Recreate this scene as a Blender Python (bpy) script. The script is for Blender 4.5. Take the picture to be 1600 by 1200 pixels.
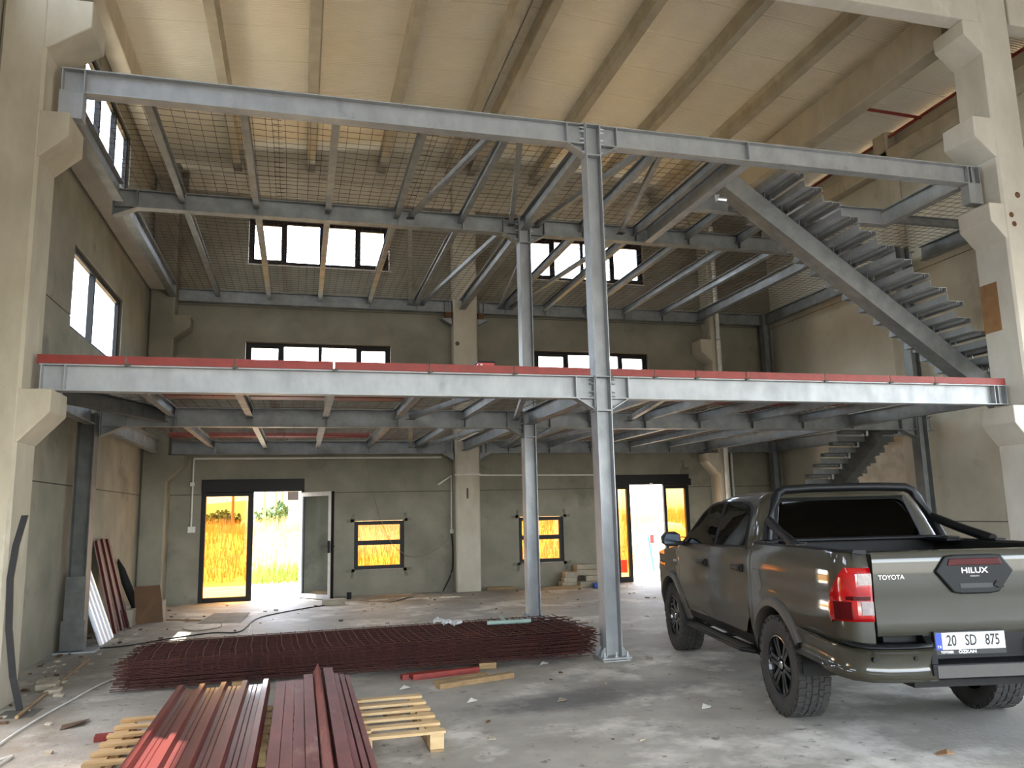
import bpy, math, random
from mathutils import Vector, Matrix
for o in list(bpy.data.objects): bpy.data.objects.remove(o)
SC = bpy.context.scene
COL = SC.collection
R_ = random.Random(7)

# ---------------------------------------------------------------- camera
cd = bpy.data.cameras.new('camera'); cam = bpy.data.objects.new('camera', cd); COL.objects.link(cam)
cd.sensor_fit = 'HORIZONTAL'; cd.sensor_width = 36.0; cd.lens = 36.0 * 1235.39 / 1600.0
cd.clip_start = 0.05; cd.clip_end = 2000
rx = Vector((0.96645684, -0.25577972, -0.02319291)); dn = Vector((0.01861780, 0.15984044, -0.98696728)); fw = Vector((0.25615338, 0.95342948, 0.15924095))
m = Matrix((rx, -dn, -fw)).transposed().to_4x4(); m.translation = Vector((0, 0, 1.65)); cam.matrix_world = m
SC.camera = cam

# ---------------------------------------------------------------- sky, sun, exposure
w = bpy.data.worlds.new('sky'); SC.world = w; w.use_nodes = True
nt = w.node_tree; bg = nt.nodes['Background']
sky = nt.nodes.new('ShaderNodeTexSky'); sky.sky_type = 'NISHITA'; sky.sun_disc = False
sky.sun_elevation = math.radians(68); sky.sun_rotation = math.radians(-46); sky.air_density = 1.0; sky.dust_density = 1.6; sky.ozone_density = 1.0
hs = nt.nodes.new('ShaderNodeHueSaturation'); hs.inputs['Saturation'].default_value = .45; nt.links.new(sky.outputs[0], hs.inputs['Color']); nt.links.new(hs.outputs[0], bg.inputs[0]); bg.inputs[1].default_value = 1.7
sl = bpy.data.lights.new('sun', 'SUN'); sl.energy = 20.0; sl.angle = 0.009; sl.color = (1.0, 0.93, 0.82)
so = bpy.data.objects.new('sun', sl); COL.objects.link(so); so.location = (-8, 8, 30)
so.rotation_euler = Vector((0.30, -0.27, -1.0)).to_track_quat('-Z', 'Y').to_euler()
SC.view_settings.view_transform = 'Standard'; SC.view_settings.look = 'None'
SC.view_settings.exposure = 1.02; SC.view_settings.gamma = 1.0; SC.view_settings.use_curve_mapping = False
SC.cycles.max_bounces = 10; SC.cycles.diffuse_bounces = 6; SC.cycles.glossy_bounces = 4; SC.cycles.transparent_max_bounces = 12; SC.cycles.transmission_bounces = 6
SC.cycles.caustics_reflective = False; SC.cycles.caustics_refractive = False; SC.cycles.sample_clamp_indirect = 12.0
SC.cycles.use_denoising = True

def portal(loc, d, sx, sy):
    l = bpy.data.lights.new('portal', 'AREA'); l.shape = 'RECTANGLE'; l.size = sx; l.size_y = sy; l.cycles.is_portal = True
    o = bpy.data.objects.new('portal', l); COL.objects.link(o); o.location = loc
    o.rotation_euler = Vector(d).to_track_quat('-Z', 'Z').to_euler()
portal((4.0, -5.4, 2.4), (0, 1, 0), 13.0, 4.8)
portal((11.9, 2.5, 2.25), (-1, 0, 0), 9.0, 4.5)

# ---------------------------------------------------------------- mesh helper
class MB:
    def __init__(s): s.v = []; s.f = []
    def add(s, vs, fs):
        n = len(s.v); s.v += [tuple(p) for p in vs]; s.f += [tuple(i + n for i in f) for f in fs]; return s
    def box(s, x0, x1, y0, y1, z0, z1):
        return s.add([(x0,y0,z0),(x1,y0,z0),(x1,y1,z0),(x0,y1,z0),(x0,y0,z1),(x1,y0,z1),(x1,y1,z1),(x0,y1,z1)],
                     [(0,3,2,1),(4,5,6,7),(0,1,5,4),(1,2,6,5),(2,3,7,6),(3,0,4,7)])
    def obox(s, c, ax, ay, az, hx, hy, hz):
        c, ax, ay, az = Vector(c), Vector(ax)*hx, Vector(ay)*hy, Vector(az)*hz
        return s.add([c-ax-ay-az, c+ax-ay-az, c+ax+ay-az, c-ax+ay-az, c-ax-ay+az, c+ax-ay+az, c+ax+ay+az, c-ax+ay+az],
                     [(0,3,2,1),(4,5,6,7),(0,1,5,4),(1,2,6,5),(2,3,7,6),(3,0,4,7)])
    def loft(s, rings, cap=True, closed=True):
        k = len(rings[0]); vs = [p for r in rings for p in r]; fs = []
        for i in range(len(rings)-1):
            for j in range(k if closed else k-1):
                a, b = i*k+j, i*k+(j+1) % k
                fs.append((a, b, b+k, a+k))
        if cap: fs.append(tuple(range(k-1, -1, -1))); fs.append(tuple((len(rings)-1)*k+j for j in range(k)))
        return s.add(vs, fs)
    def prism(s, prof, p0, p1, up=(0,0,1)):
        p0, p1 = Vector(p0), Vector(p1); d = (p1-p0).normalized(); u = d.cross(Vector(up)).normalized(); v = u.cross(d)
        return s.loft([[p+u*a+v*b for a, b in prof] for p in (p0, p1)])
    def tube(s, pts, r, n=6, cap=True):
        pts = [Vector(p) for p in pts]; rings = []
        for i, p in enumerate(pts):
            d = (pts[min(i+1, len(pts)-1)]-pts[max(i-1, 0)]).normalized()
            a = Vector((0,0,1)) if abs(d.z) < .9 else Vector((1,0,0))
            u = d.cross(a).normalized(); v = u.cross(d); rr = r[i] if isinstance(r, (list, tuple)) else r
            rings.append([p+u*math.cos(t*2*math.pi/n)*rr+v*math.sin(t*2*math.pi/n)*rr for t in range(n)])
        return s.loft(rings, cap)
    def grid(s, rows):
        k = len(rows[0]); vs = [p for r in rows for p in r]
        return s.add(vs, [(i*k+j, i*k+j+1, (i+1)*k+j+1, (i+1)*k+j) for i in range(len(rows)-1) for j in range(k-1)])
    def mesh(s, name):
        me = bpy.data.meshes.new(name); me.from_pydata(s.v, [], s.f); me.update(); return me
    def build(s, name, mat, parent=None, smooth=False, bevel=0, solid=0, recalc=True):
        me = s.mesh(name); me.materials.append(mat)
        if recalc:
            import bmesh
            b = bmesh.new(); b.from_mesh(me); bmesh.ops.recalc_face_normals(b, faces=b.faces); b.to_mesh(me); b.free()
        o = bpy.data.objects.new(name, me); COL.objects.link(o)
        if smooth:
            for p in me.polygons: p.use_smooth = True
            try: me.set_sharp_from_angle(angle=math.radians(smooth if smooth > 1 else 35))
            except Exception: pass
        if solid:
            q = o.modifiers.new('solid', 'SOLIDIFY'); q.thickness = solid; q.offset = -1
        if bevel:
            q = o.modifiers.new('bevel', 'BEVEL'); q.width = bevel; q.segments = 2; q.limit_method = 'ANGLE'; q.angle_limit = math.radians(40)
        if parent: attach(o, parent)
        return o
def attach(o, p):
    o.parent = p
    o.matrix_parent_inverse = Matrix.Identity(4) if p.get('local') else p.matrix_basis.inverted()
def tag(o, label=None, cat=None, group=None, kind=None):
    if label: o['label'] = label
    if cat: o['category'] = cat
    if group: o['group'] = group
    if kind: o['kind'] = kind
    return o
def empty(name, loc, label=None, cat=None, group=None, kind=None):
    o = bpy.data.objects.new(name, None); COL.objects.link(o); o.location = loc; o.empty_display_size = .1
    return tag(o, label, cat, group, kind)
def dup(src, dx=(0,0,0), label=None, parent=None):
    c = src.copy(); COL.objects.link(c)
    if parent is None: c.location = Vector(src.location)+Vector(dx)
    else:
        c.parent = parent
    if label: c['label'] = label
    for ch in src.children: dup(ch, parent=c)
    return c

# ---------------------------------------------------------------- materials
def lin(c):
    return tuple((x/255/12.92 if x/255 <= .04045 else ((x/255+.055)/1.055)**2.4) for x in c)+(1.0,)
def mat(name, c1, c2=None, scale=6, rough=.7, rough2=None, metal=0, bump=0, bscale=40, stretch=(1,1,1), c3=None, s3=1.2, t3=.55, spec=.5, coat=0, detail=6, wave=None, speck=None):
    mt = bpy.data.materials.new(name); mt.use_nodes = True; n = mt.node_tree; L = n.links.new
    b = n.nodes['Principled BSDF']; b.inputs['Roughness'].default_value = rough; b.inputs['Metallic'].default_value = metal
    b.inputs['Specular IOR Level'].default_value = spec; b.inputs['Coat Weight'].default_value = coat; b.inputs['Coat Roughness'].default_value = .06
    b.inputs['Base Color'].default_value = lin(c1)
    tc = n.nodes.new('ShaderNodeTexCoord'); mp = n.nodes.new('ShaderNodeMapping'); mp.inputs['Scale'].default_value = stretch
    L(tc.outputs['Object'], mp.inputs[0])
    def noise(sc, det=detail, ro=.6):
        q = n.nodes.new('ShaderNodeTexNoise'); q.inputs['Scale'].default_value = sc; q.inputs['Detail'].default_value = det; q.inputs['Roughness'].default_value = ro
        L(mp.outputs[0], q.inputs[0]); return q
    def ramp(src, a, e):
        q = n.nodes.new('ShaderNodeMapRange'); q.inputs[1].default_value = a; q.inputs[2].default_value = e; L(src, q.inputs[0]); return q.outputs[0]
    def mix(f, a, e):
        q = n.nodes.new('ShaderNodeMix'); q.data_type = 'RGBA'; L(f, q.inputs[0])
        for s_, i in ((a, 6), (e, 7)):
            if isinstance(s_, tuple): q.inputs[i].default_value = s_
            else: L(s_, q.inputs[i])
        return q.outputs[2]
    col = lin(c1)
    if c2:
        nz = noise(scale); f = ramp(nz.outputs[0], .3, .7); col = mix(f, lin(c1), lin(c2))
        if c3: col = mix(ramp(noise(s3, 5, .65).outputs[0], t3, t3+.12), col, lin(c3))
        if speck: col = mix(ramp(noise(speck[0], 6, .7).outputs[0], speck[1], speck[1]+.06), col, lin(speck[2]))
        L(col, b.inputs['Base Color'])
        if rough2 is not None:
            q = n.nodes.new('ShaderNodeMapRange'); q.inputs[1].default_value = .3; q.inputs[2].default_value = .7; q.inputs[3].default_value = rough; q.inputs[4].default_value = rough2
            L(nz.outputs[0], q.inputs[0]); L(q.outputs[0], b.inputs['Roughness'])
    h = None
    if bump:
        h = noise(bscale, 4).outputs[0]
    if wave:
        q = n.nodes.new('ShaderNodeTexWave'); q.wave_type = 'BANDS'; q.bands_direction = wave[0]; q.inputs['Scale'].default_value = wave[1]; q.inputs['Distortion'].default_value = 0
        L(tc.outputs['Object'], q.inputs[0]); h = q.outputs['Fac']; bump = wave[2]
    if h is not None:
        q = n.nodes.new('ShaderNodeBump'); q.inputs['Strength'].default_value = min(1, bump); q.inputs['Distance'].default_value = .02
        L(h, q.inputs['Height']); L(q.outputs[0], b.inputs['Normal'])
    return mt
def glassmat(name, tint, refl=.12, rough=.02, dens=1.0):
    mt = bpy.data.materials.new(name); mt.use_nodes = True; n = mt.node_tree; L = n.links.new; n.nodes.remove(n.nodes['Principled BSDF'])
    t = n.nodes.new('ShaderNodeBsdfTransparent'); t.inputs[0].default_value = tuple(tint)+(1,)
    g = n.nodes.new('ShaderNodeBsdfGlossy'); g.inputs['Roughness'].default_value = rough
    lw = n.nodes.new('ShaderNodeLayerWeight'); lw.inputs[0].default_value = .5
    pw = n.nodes.new('ShaderNodeMath'); pw.operation = 'POWER'; pw.inputs[1].default_value = 5; L(lw.outputs['Facing'], pw.inputs[0])
    fr = n.nodes.new('ShaderNodeMapRange'); fr.inputs[3].default_value = .04; fr.inputs[4].default_value = .9; L(pw.outputs[0], fr.inputs[0])
    mx = n.nodes.new('ShaderNodeMixShader'); L(fr.outputs[0], mx.inputs[0]); L(t.outputs[0], mx.inputs[1]); L(g.outputs[0], mx.inputs[2])
    L(mx.outputs[0], n.nodes['Material Output'].inputs[0]); return mt

M = {}
M['floor'] = mat('concrete_floor', (168,163,153), (130,125,116), 1.6, .78, .6, bump=.25, bscale=22, c3=(200,196,186), s3=.9, t3=.52, detail=10, speck=(7, .6, (104,99,90)))
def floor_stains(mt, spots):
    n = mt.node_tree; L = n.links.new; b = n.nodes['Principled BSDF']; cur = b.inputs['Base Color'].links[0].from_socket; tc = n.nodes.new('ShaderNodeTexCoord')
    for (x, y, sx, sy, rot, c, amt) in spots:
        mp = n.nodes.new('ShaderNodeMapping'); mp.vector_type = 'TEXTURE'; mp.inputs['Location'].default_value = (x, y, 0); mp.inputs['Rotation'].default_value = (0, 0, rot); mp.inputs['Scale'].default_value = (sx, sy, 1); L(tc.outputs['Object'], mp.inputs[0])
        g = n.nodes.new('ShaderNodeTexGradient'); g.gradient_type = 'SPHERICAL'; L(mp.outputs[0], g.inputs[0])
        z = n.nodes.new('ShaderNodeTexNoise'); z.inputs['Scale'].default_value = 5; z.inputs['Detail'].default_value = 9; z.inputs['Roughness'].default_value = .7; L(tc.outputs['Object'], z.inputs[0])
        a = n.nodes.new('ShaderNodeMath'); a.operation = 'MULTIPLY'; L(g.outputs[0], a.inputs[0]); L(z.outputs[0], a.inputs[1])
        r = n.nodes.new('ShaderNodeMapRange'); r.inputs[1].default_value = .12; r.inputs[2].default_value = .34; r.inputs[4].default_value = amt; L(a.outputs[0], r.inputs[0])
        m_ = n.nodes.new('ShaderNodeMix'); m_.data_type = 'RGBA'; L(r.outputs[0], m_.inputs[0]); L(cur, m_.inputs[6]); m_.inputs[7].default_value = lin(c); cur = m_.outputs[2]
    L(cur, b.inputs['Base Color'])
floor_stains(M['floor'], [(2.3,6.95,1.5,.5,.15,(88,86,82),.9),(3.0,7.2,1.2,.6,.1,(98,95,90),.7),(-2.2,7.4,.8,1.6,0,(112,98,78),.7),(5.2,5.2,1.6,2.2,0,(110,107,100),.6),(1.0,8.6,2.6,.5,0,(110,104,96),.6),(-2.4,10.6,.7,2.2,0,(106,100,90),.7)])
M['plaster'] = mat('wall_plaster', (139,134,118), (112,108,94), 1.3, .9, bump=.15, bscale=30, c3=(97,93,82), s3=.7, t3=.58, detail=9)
M['precast3'] = mat('dimmed_precast_concrete', (174,166,148), (150,142,124), 2.2, .85, bump=.12, bscale=60, c3=(188,180,164), s3=1.1, t3=.6, stretch=(1,1,.5), detail=10, speck=(38, .69, (104,98,86)))  # weaker light on the left column is put into this darker concrete
M['rightwall'] = mat('lit_right_wall', (204,198,182), (184,177,160), 1.2, .9, bump=.12, bscale=40, c3=(166,158,140), s3=.7, t3=.58, detail=9)  # lighter colour stands in for the light reaching the right wall
M['precast'] = mat('precast_concrete', (200,196,186), (178,173,162), 2.2, .85, bump=.12, bscale=60, c3=(210,207,200), s3=1.1, t3=.6, stretch=(1,1,.5), detail=10, speck=(38, .7, (120,114,102)))
M['precast2'] = mat('old_precast_concrete', (188,180,163), (162,153,135), 2.0, .85, bump=.12, bscale=50, c3=(150,136,112), s3=.9, t3=.62, stretch=(1,1,.5), detail=10)
M['smear'] = mat('cement_smear', (98,92,80), (120,114,100), 9, .95)
M['core'] = mat('joint_mortar', (70,66,58), (88,84,74), 5, .95)
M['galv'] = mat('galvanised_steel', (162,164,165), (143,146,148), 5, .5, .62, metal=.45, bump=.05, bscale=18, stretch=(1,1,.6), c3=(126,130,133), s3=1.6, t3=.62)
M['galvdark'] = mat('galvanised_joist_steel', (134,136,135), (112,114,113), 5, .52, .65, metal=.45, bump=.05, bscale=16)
M['dimsteel'] = mat('shaded_steel', (92,92,88), (70,70,67), 6, .6, metal=.3)  # darker tone paints in the shade on left post, oblique beam and lower stair
M['bolt'] = mat('zinc_bolt', (200,204,208), (160,165,170), 20, .35, metal=.9)
M['redox'] = mat('red_oxide_paint', (132,40,29), (112,33,25), 8, .55, bump=.1, bscale=60, c3=(146,66,54), s3=2.5, t3=.68)
M['darkred'] = mat('dark_red_painted_profile', (62,16,14), (50,12,11), 6, .5, spec=.12)
M['dullred'] = mat('dusty_red_oxide_paint', (122,66,60), (96,47,42), 7, .6, bump=.1, bscale=50, stretch=(1,.3,1), c3=(150,112,106), s3=3.0, t3=.6)
M['glossred'] = mat('glossy_red_oxide_sheet', (98,34,30), (82,27,24), 4, .42, .5, spec=.35, coat=.3, stretch=(1,.2,1))
M['rust'] = mat('rusty_mesh_wire', (76,38,24), (54,27,18), 9, .85, c3=(96,52,30), s3=3, t3=.62)
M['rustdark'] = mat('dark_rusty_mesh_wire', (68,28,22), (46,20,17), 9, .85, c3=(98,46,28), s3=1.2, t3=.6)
M['roof'] = mat('cream_roof_panel', (226,219,201), (218,210,191), 1.5, .34, .4, spec=.6, wave=('Y', 6.0, .4))
M['blackalu'] = mat('dark_brown_aluminium', (21,18,16), (16,14,13), 20, .5, spec=.25)
M['greyalu'] = mat('grey_aluminium', (176,180,184), (158,163,168), 12, .4, metal=.4)
M['white'] = mat('white_plastic', (214,212,204), (196,193,184), 8, .5)
M['wood'] = mat('pallet_wood', (203,176,132), (172,140,96), 5, .8, bump=.15, bscale=30, stretch=(.6,5,5))
M['wood2'] = mat('weathered_timber', (150,124,88), (118,94,64), 6, .85, bump=.15, bscale=30, stretch=(.7,5,5))
M['board'] = mat('brown_fibreboard', (88,62,36), (72,50,29), 3, .75)
M['card'] = mat('grey_cardboard', (140,130,114), (116,106,92), 4, .9)
M['black'] = mat('black_plastic', (22,21,20), (16,15,15), 15, .6, spec=.25)
M['rubber'] = mat('tyre_rubber', (40,39,38), (54,52,50), 14, .85, bump=.1, bscale=60)
M['paint'] = mat('olive_bronze_car_paint', (50,48,37), (47,45,35), 60, .5, metal=.2, spec=.25, coat=1.0)
M['cladding'] = mat('grey_wheel_arch_trim', (62,60,55), (55,53,48), 30, .5)
M['satin'] = mat('satin_black_trim', (13,14,16), (10,11,12), 30, .45, spec=.22)
M['rimblack'] = mat('gloss_black_rim', (16,17,20), (12,13,15), 30, .22, coat=.5)
M['chrome'] = mat('chrome', (225,226,228), (210,211,214), 20, .12, metal=1)
M['lens'] = mat('red_lamp_lens', (168,10,13), (128,6,10), 10, .08, coat=.8)
M['lensdark'] = mat('dark_red_lamp_lens', (70,4,8), (56,4,7), 10, .3, spec=.15)
M['clear'] = mat('clear_lamp_lens', (150,140,138), (120,108,106), 25, .1, coat=.8)
M['mirrorglass'] = mat('dark_mirror_glass', (60,66,74), (50,56,64), 10, .1, metal=.9)
M['darkglass'] = glassmat('tinted_car_glass', (.05,.055,.05))
M['blackglass'] = glassmat('privacy_car_glass', (.035,.035,.04))
M['glass'] = glassmat('clear_pane_glass', (.95,.975,.985))
M['bronze'] = glassmat('bronze_pane_glass', (.70,.50,.27))
M['seat'] = mat('dark_seat_fabric', (38,37,36), (28,27,27), 12, .9)
M['plate'] = mat('number_plate_white', (226,228,228), (218,220,220), 10, .4)
M['blue'] = mat('plate_blue', (24,60,170), (20,54,160), 10, .4)
M['ink'] = mat('black_ink', (16,16,16), (12,12,12), 10, .5)
M['whiteink'] = mat('white_ink', (222,222,220), (214,214,212), 10, .5)
M['sand'] = mat('pale_sandy_ground', (206,200,186), (188,181,166), .7, .95, bump=.2, bscale=8)
M['soil'] = mat('grey_gravel_yard', (138,134,126), (116,112,104), .7, .95, bump=.2, bscale=8)
M['straw'] = mat('dry_straw_grass', (216,180,122), (192,152,96), 2, .9)
M['greengrass'] = mat('green_grass', (128,150,58), (104,128,44), 2, .9)
M['bank'] = mat('dry_earth_bank', (196,160,96), (168,130,74), .8, .95, bump=.2, bscale=6)
M['leaf'] = mat('dusty_green_leaves', (92,112,66), (70,92,50), 4, .9)
M['farwall'] = mat('pale_render', (196,196,192), (180,180,176), 1, .9)
M['aquagreen'] = mat('turquoise_paint', (40,150,130), (34,136,118), 6, .5)
M['redplastic'] = mat('red_plastic', (176,24,28), (160,18,22), 10, .4)
M['orange'] = mat('orange_plastic', (220,90,30), (200,76,24), 8, .5)
M['blueplastic'] = mat('blue_plastic', (40,80,160), (34,70,146), 8, .5)
M['film'] = mat('crumpled_clear_film', (196,198,198), (170,172,172), 20, .2)
M['mint'] = mat('pale_green_paint', (150,172,164), (134,158,150), 10, .5)
M['rustpatch'] = mat('rust_stain', (112,76,46), (70,46,30), 14, .9)
M['brick'] = mat('pale_concrete_block', (166,156,138), (138,128,110), 6, .95, bump=.2, bscale=40)
M['tan'] = mat('brown_board_patch', (150,112,72), (126,92,58), 5, .85)

def isec(h, b, tw=.008, tf=.012):
    H, B, t = h/2, b/2, tw/2
    return [(-B,-H),(B,-H),(B,-H+tf),(t,-H+tf),(t,H-tf),(B,H-tf),(B,H),(-B,H),(-B,H-tf),(-t,H-tf),(-t,-H+tf),(-B,-H+tf)]
ORD = ['first','second','third','fourth','fifth','sixth','seventh','eighth','ninth','tenth','eleventh','twelfth','thirteenth','fourteenth','fifteenth','sixteenth','seventeenth','eighteenth','nineteenth','twentieth']
# ================================================================ SETTING
def struct(o, label=None): return tag(o, label, None, None, 'structure')
def cells(u0, u1, z0, z1, ops):
    us = sorted({u0, u1} | {x for o in ops for x in o[:2] if u0 < x < u1}); zs = sorted({z0, z1} | {x for o in ops for x in o[2:] if z0 < x < z1})
    for i in range(len(us)-1):
        for j in range(len(zs)-1):
            a, b = (us[i]+us[i+1])/2, (zs[j]+zs[j+1])/2
            if not any(o[0] < a < o[1] and o[2] < b < o[3] for o in ops): yield us[i], us[i+1], zs[j], zs[j+1]
def wall(name, axis, face, inward, u0, u1, z1, ub, zb, ops, material, dep=.24):
    # inward = +1/-1: direction from the wall into the room along axis
    def put(mb, a, b, c, d, f0, f1):
        lo, hi = min(f0, f1), max(f0, f1)
        if axis == 'y': mb.box(a, b, lo, hi, c, d)
        else: mb.box(lo, hi, a, b, c, d)
    core = MB()
    for a, b, c, d in cells(u0, u1, 0, z1, ops): put(core, a, b, c, d, face-inward*.015, face-inward*dep)
    root = struct(core.build(name, M['core']))
    g = .008
    ue = [u0]+list(ub)+[u1]; ze = [0]+list(zb)+[z1]
    for i in range(len(ue)-1):
        for j in range(len(ze)-1):
            p = MB(); ok = False
            for a, b, c, d in cells(ue[i]+(g if i else 0), ue[i+1]-(g if i < len(ue)-2 else 0), ze[j]+(g if j else 0), ze[j+1]-(g if j < len(ze)-2 else 0), ops):
                put(p, a, b, c, d, face, face-inward*.02); ok = True
            if ok: p.build('panel', material, root)
    return root
WY = 17.2
fl = MB(); fl.box(-3.3, 11.8, -5, 17.44, -.2, 0)
struct(fl.build('floor', M['floor']))
OPB = [(-1.93,.08,0,2.43),(7.03,8.89,0,2.43),(1.11,2.16,.515,1.525),(4.70,5.74,.515,1.525),(-1.18,1.88,4.33,5.33),(5.17,8.02,4.33,5.33),(-1.18,1.84,7.04,8.06),(4.95,8.02,7.04,8.08)]
wall('wall_back', 'y', WY, -1, -3.25, 11.7, 9.05, [3.48, 9.6], [2.13, 6.07], OPB, M['plaster'])
gb = MB(); gb.loft([[(-3.25,y,9.05),(11.7,y,9.05),(11.7,y,9.2),(3.45,y,9.82),(-3.25,y,9.31)] for y in (17.2, 17.44)]); struct(gb.build('trim_1', M['precast2']))
OPL = [(11.4,14.42,4.2,5.37),(11.33,14.36,7.1,8.33),(2.4,5.5,4.2,5.37),(5.0,8.1,7.1,8.33),(5.6,7.7,0,2.43)]
wall('wall_front', 'y', -5.0, 1, -3.25, 11.7, 9.1, [3.5], [4.8], [(-2.5,10.8,0,4.8)], M['plaster'])
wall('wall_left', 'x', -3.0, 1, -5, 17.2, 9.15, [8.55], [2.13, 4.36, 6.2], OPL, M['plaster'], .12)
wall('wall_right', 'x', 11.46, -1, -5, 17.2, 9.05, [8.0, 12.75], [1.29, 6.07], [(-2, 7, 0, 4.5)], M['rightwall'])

# ceiling: roof panels spanning eave to ridge, concrete purlins, girders
def zr(x): return 9.72 - .075*abs(x-3.45)
ceil = struct(empty('ceiling', (3.45, 8, 9.7)))
ys = [-5]+[.16+k for k in range(-5, 17)]+[17.2]
for x0, x1 in ((-3.2, 3.44), (3.46, 11.7)):
    for i in range(len(ys)-1):
        a, b = ys[i]+.006, ys[i+1]-.006
        p = MB(); p.loft([[(x, a, zr(x)), (x, b, zr(x)), (x, b+.01, zr(x)+.1), (x, a-.01, zr(x)+.1)] for x in (x0, x1)])
        p.build('roof_panel', M['roof'], ceil)
rc = MB(); rc.loft([[(x, -5, zr(x)+.105), (x, 17.44, zr(x)+.105), (x, 17.44, zr(x)+.16), (x, -5, zr(x)+.16)] for x in (-3.3, 3.45, 11.8)]); rc.build('roof_sheeting', M['galvdark'], ceil)
ONS = ['leftmost','second from the left','third from the left','just left of the ridge','just right of the ridge','third from the right','second from the right','rightmost']
for i, x in enumerate((-1.43, .1, 1.65, 3.2, 3.72, 5.22, 6.75, 8.3)):
    z = zr(x)-.27; p = MB(); pr_ = [(-.08,0),(.08,0),(.08,.05),(.05,.08),(.05,.2),(.11,.27),(-.11,.27),(-.05,.2),(-.05,.08),(-.08,.05)]
    p.loft([[(x+a, y, z+b) for a, b in pr_] for y in (-4.95, 17.15)])
    tag(p.build('concrete_purlin', M['precast3']), 'long precast concrete roof purlin, '+ONS[i]+' under the cream panels', 'purlin', 'concrete roof purlins', 'thing')
def girder(name, x0, x1, y0, y1, z0, z1, label, m='precast'):
    p = MB().box(x0, x1, y0, y1, z0, z1); return tag(p.build(name, M[m], bevel=.02), label, 'beam', None, 'thing')
girder('concrete_girder', 9.2, 9.5, 8.86, 17.15, 8.46, 9.1, 'deep precast girder running back from the right concrete column', 'precast2')
girder('concrete_girder', -2.99, -2.7, 8.86, 17.15, 8.62, 9.08, 'precast eaves girder along the top of the left wall', 'precast2')
girder('concrete_girder', -3.0, 9.32, 8.3, 8.56, 8.46, 9.2, 'precast girder crossing the hall between the two front columns', 'precast')
girder('concrete_girder', 9.88, 11.45, 8.3, 8.56, 8.5, 9.0, 'short precast girder right of the front right column', 'precast')
girder('concrete_girder', -2.4, 9.4, 16.98, 17.19, 8.5, 8.95, 'precast girder along the top of the back wall', 'precast2')
girder('concrete_ledge', -2.99, -2.62, 8.87, 16.68, 6.22, 6.52, 'concrete ledge beam along the left wall beside the upper floor', 'precast')
girder('concrete_ledge', 11.2, 11.44, 8.0, 16.9, 8.3, 8.62, 'concrete ledge beam high along the right wall', 'precast2')

# concrete columns with corbels (thing > corbel)
def corbel(parent, xf, s, ext, y0, y1, zt, h, drop, m):
    x1 = xf+s*ext; p = MB(); pr_ = [(xf-s*.03, zt), (x1, zt), (x1, zt-h), (xf, zt-h-drop), (xf-s*.03, zt-h-drop)]
    p.loft([[(a, y, b) for a, b in pr_] for y in (y0, y1)]); return p.build('corbel', m, parent, bevel=.012)
def column(x0, x1, y0, y1, z1, s, label, corbels, m='precast', ch=.03):
    p = MB(); c = ch
    ring = [(x0+c,y0),(x1-c,y0),(x1,y0+c),(x1,y1-c),(x1-c,y1),(x0+c,y1),(x0,y1-c),(x0,y0+c)]
    p.loft([[(a, b, z) for a, b in ring] for z in (0, z1)])
    o = tag(p.build('concrete_column', M[m]), label, 'column', None, 'thing')
    for ext, zt, h, dr in corbels: corbel(o, x1 if s > 0 else x0, s, ext, y0+.01, y1-.01, zt, h, dr, M[m])
    return o
C4 = [(.26, 2.91, .22, .29), (.25, 5.73, .25, .24), (.4, 6.98, .29, .28)]
colL = column(-2.99, -2.57, 8.3, 8.87, 9.0, 1, 'big pale concrete column with corbels at the left front', C4+[(.28, 8.46, .22, .26)], 'precast3')
colR = column(9.33, 9.85, 8.3, 8.87, 9.12, -1, 'big pale concrete column with corbels beside the pickup', [(.25, 2.89, .23, .28), (.23, 5.71, .26, .24), (.33, 6.98, .3, .28), (.3, 8.46, .22, .26)])
colBL = column(-2.99, -2.52, 16.7, 17.19, 8.95, 1, 'concrete column in the back left corner behind the leaning sheets', [(.3, 2.9, .2, .3), (.3, 5.73, .25, .24)], 'plaster')
colBM = column(3.22, 3.76, 16.86, 17.19, 9.05, 1, 'concrete column in the middle of the back wall', [], 'precast2')
colBR = column(9.47, 9.70, 16.7, 17.19, 8.95, -1, 'concrete column at the back right behind the drain pipes', [(.28, 2.9, .2, .3), (.28, 5.62, .3, .24)], 'precast2')
column(11.2, 11.45, 12.4, 12.8, 9.0, -1, 'flat concrete pilaster against the right wall behind the lower stair', [], 'precast2')
pb = MB(); pb.box(9.318, 9.329, 8.56, 8.84, 3.97, 4.66); pb.build('brown_patch', M['tan'], colR)
for x, y, z, r, p in ((9.6,8.297,3.1+2.75,.045,colR),(9.62,8.297,1.45,.06,colR),(9.6,8.297,1.28,.05,colR)):
    q = MB(); q.tube([(x,y+.02,z),(x,y-.002,z)], r, 10); q.build('rust_stain', M['rustpatch'], p)
for x, z in ((9.45, 5.55), (9.48, 5.42)):
    q = MB(); q.tube([(x,8.32,z),(x,8.297,z)], .04, 10); q.build('rust_stain', M['rustpatch'], colR)
for z, r in ((1.42,.03),(1.3,.022)):
    q = MB(); q.tube([(-2.51,8.32,z),(-2.51,8.297,z)], r, 8); 
q = MB(); q.box(-2.76,-2.7,8.297,8.31,1.15,1.3); q.build('chipped_mark', M['core'], colL)
for z in (1.95, 5.35):
    q = MB().box(3.46,3.5,16.853,16.87,z,z+.22) if z < 3 else MB().tube([(3.3,16.87,z),(3.3,16.852,z)], .05, 8)
    q.build('lifting_slot', M['core'], colBM)

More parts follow.
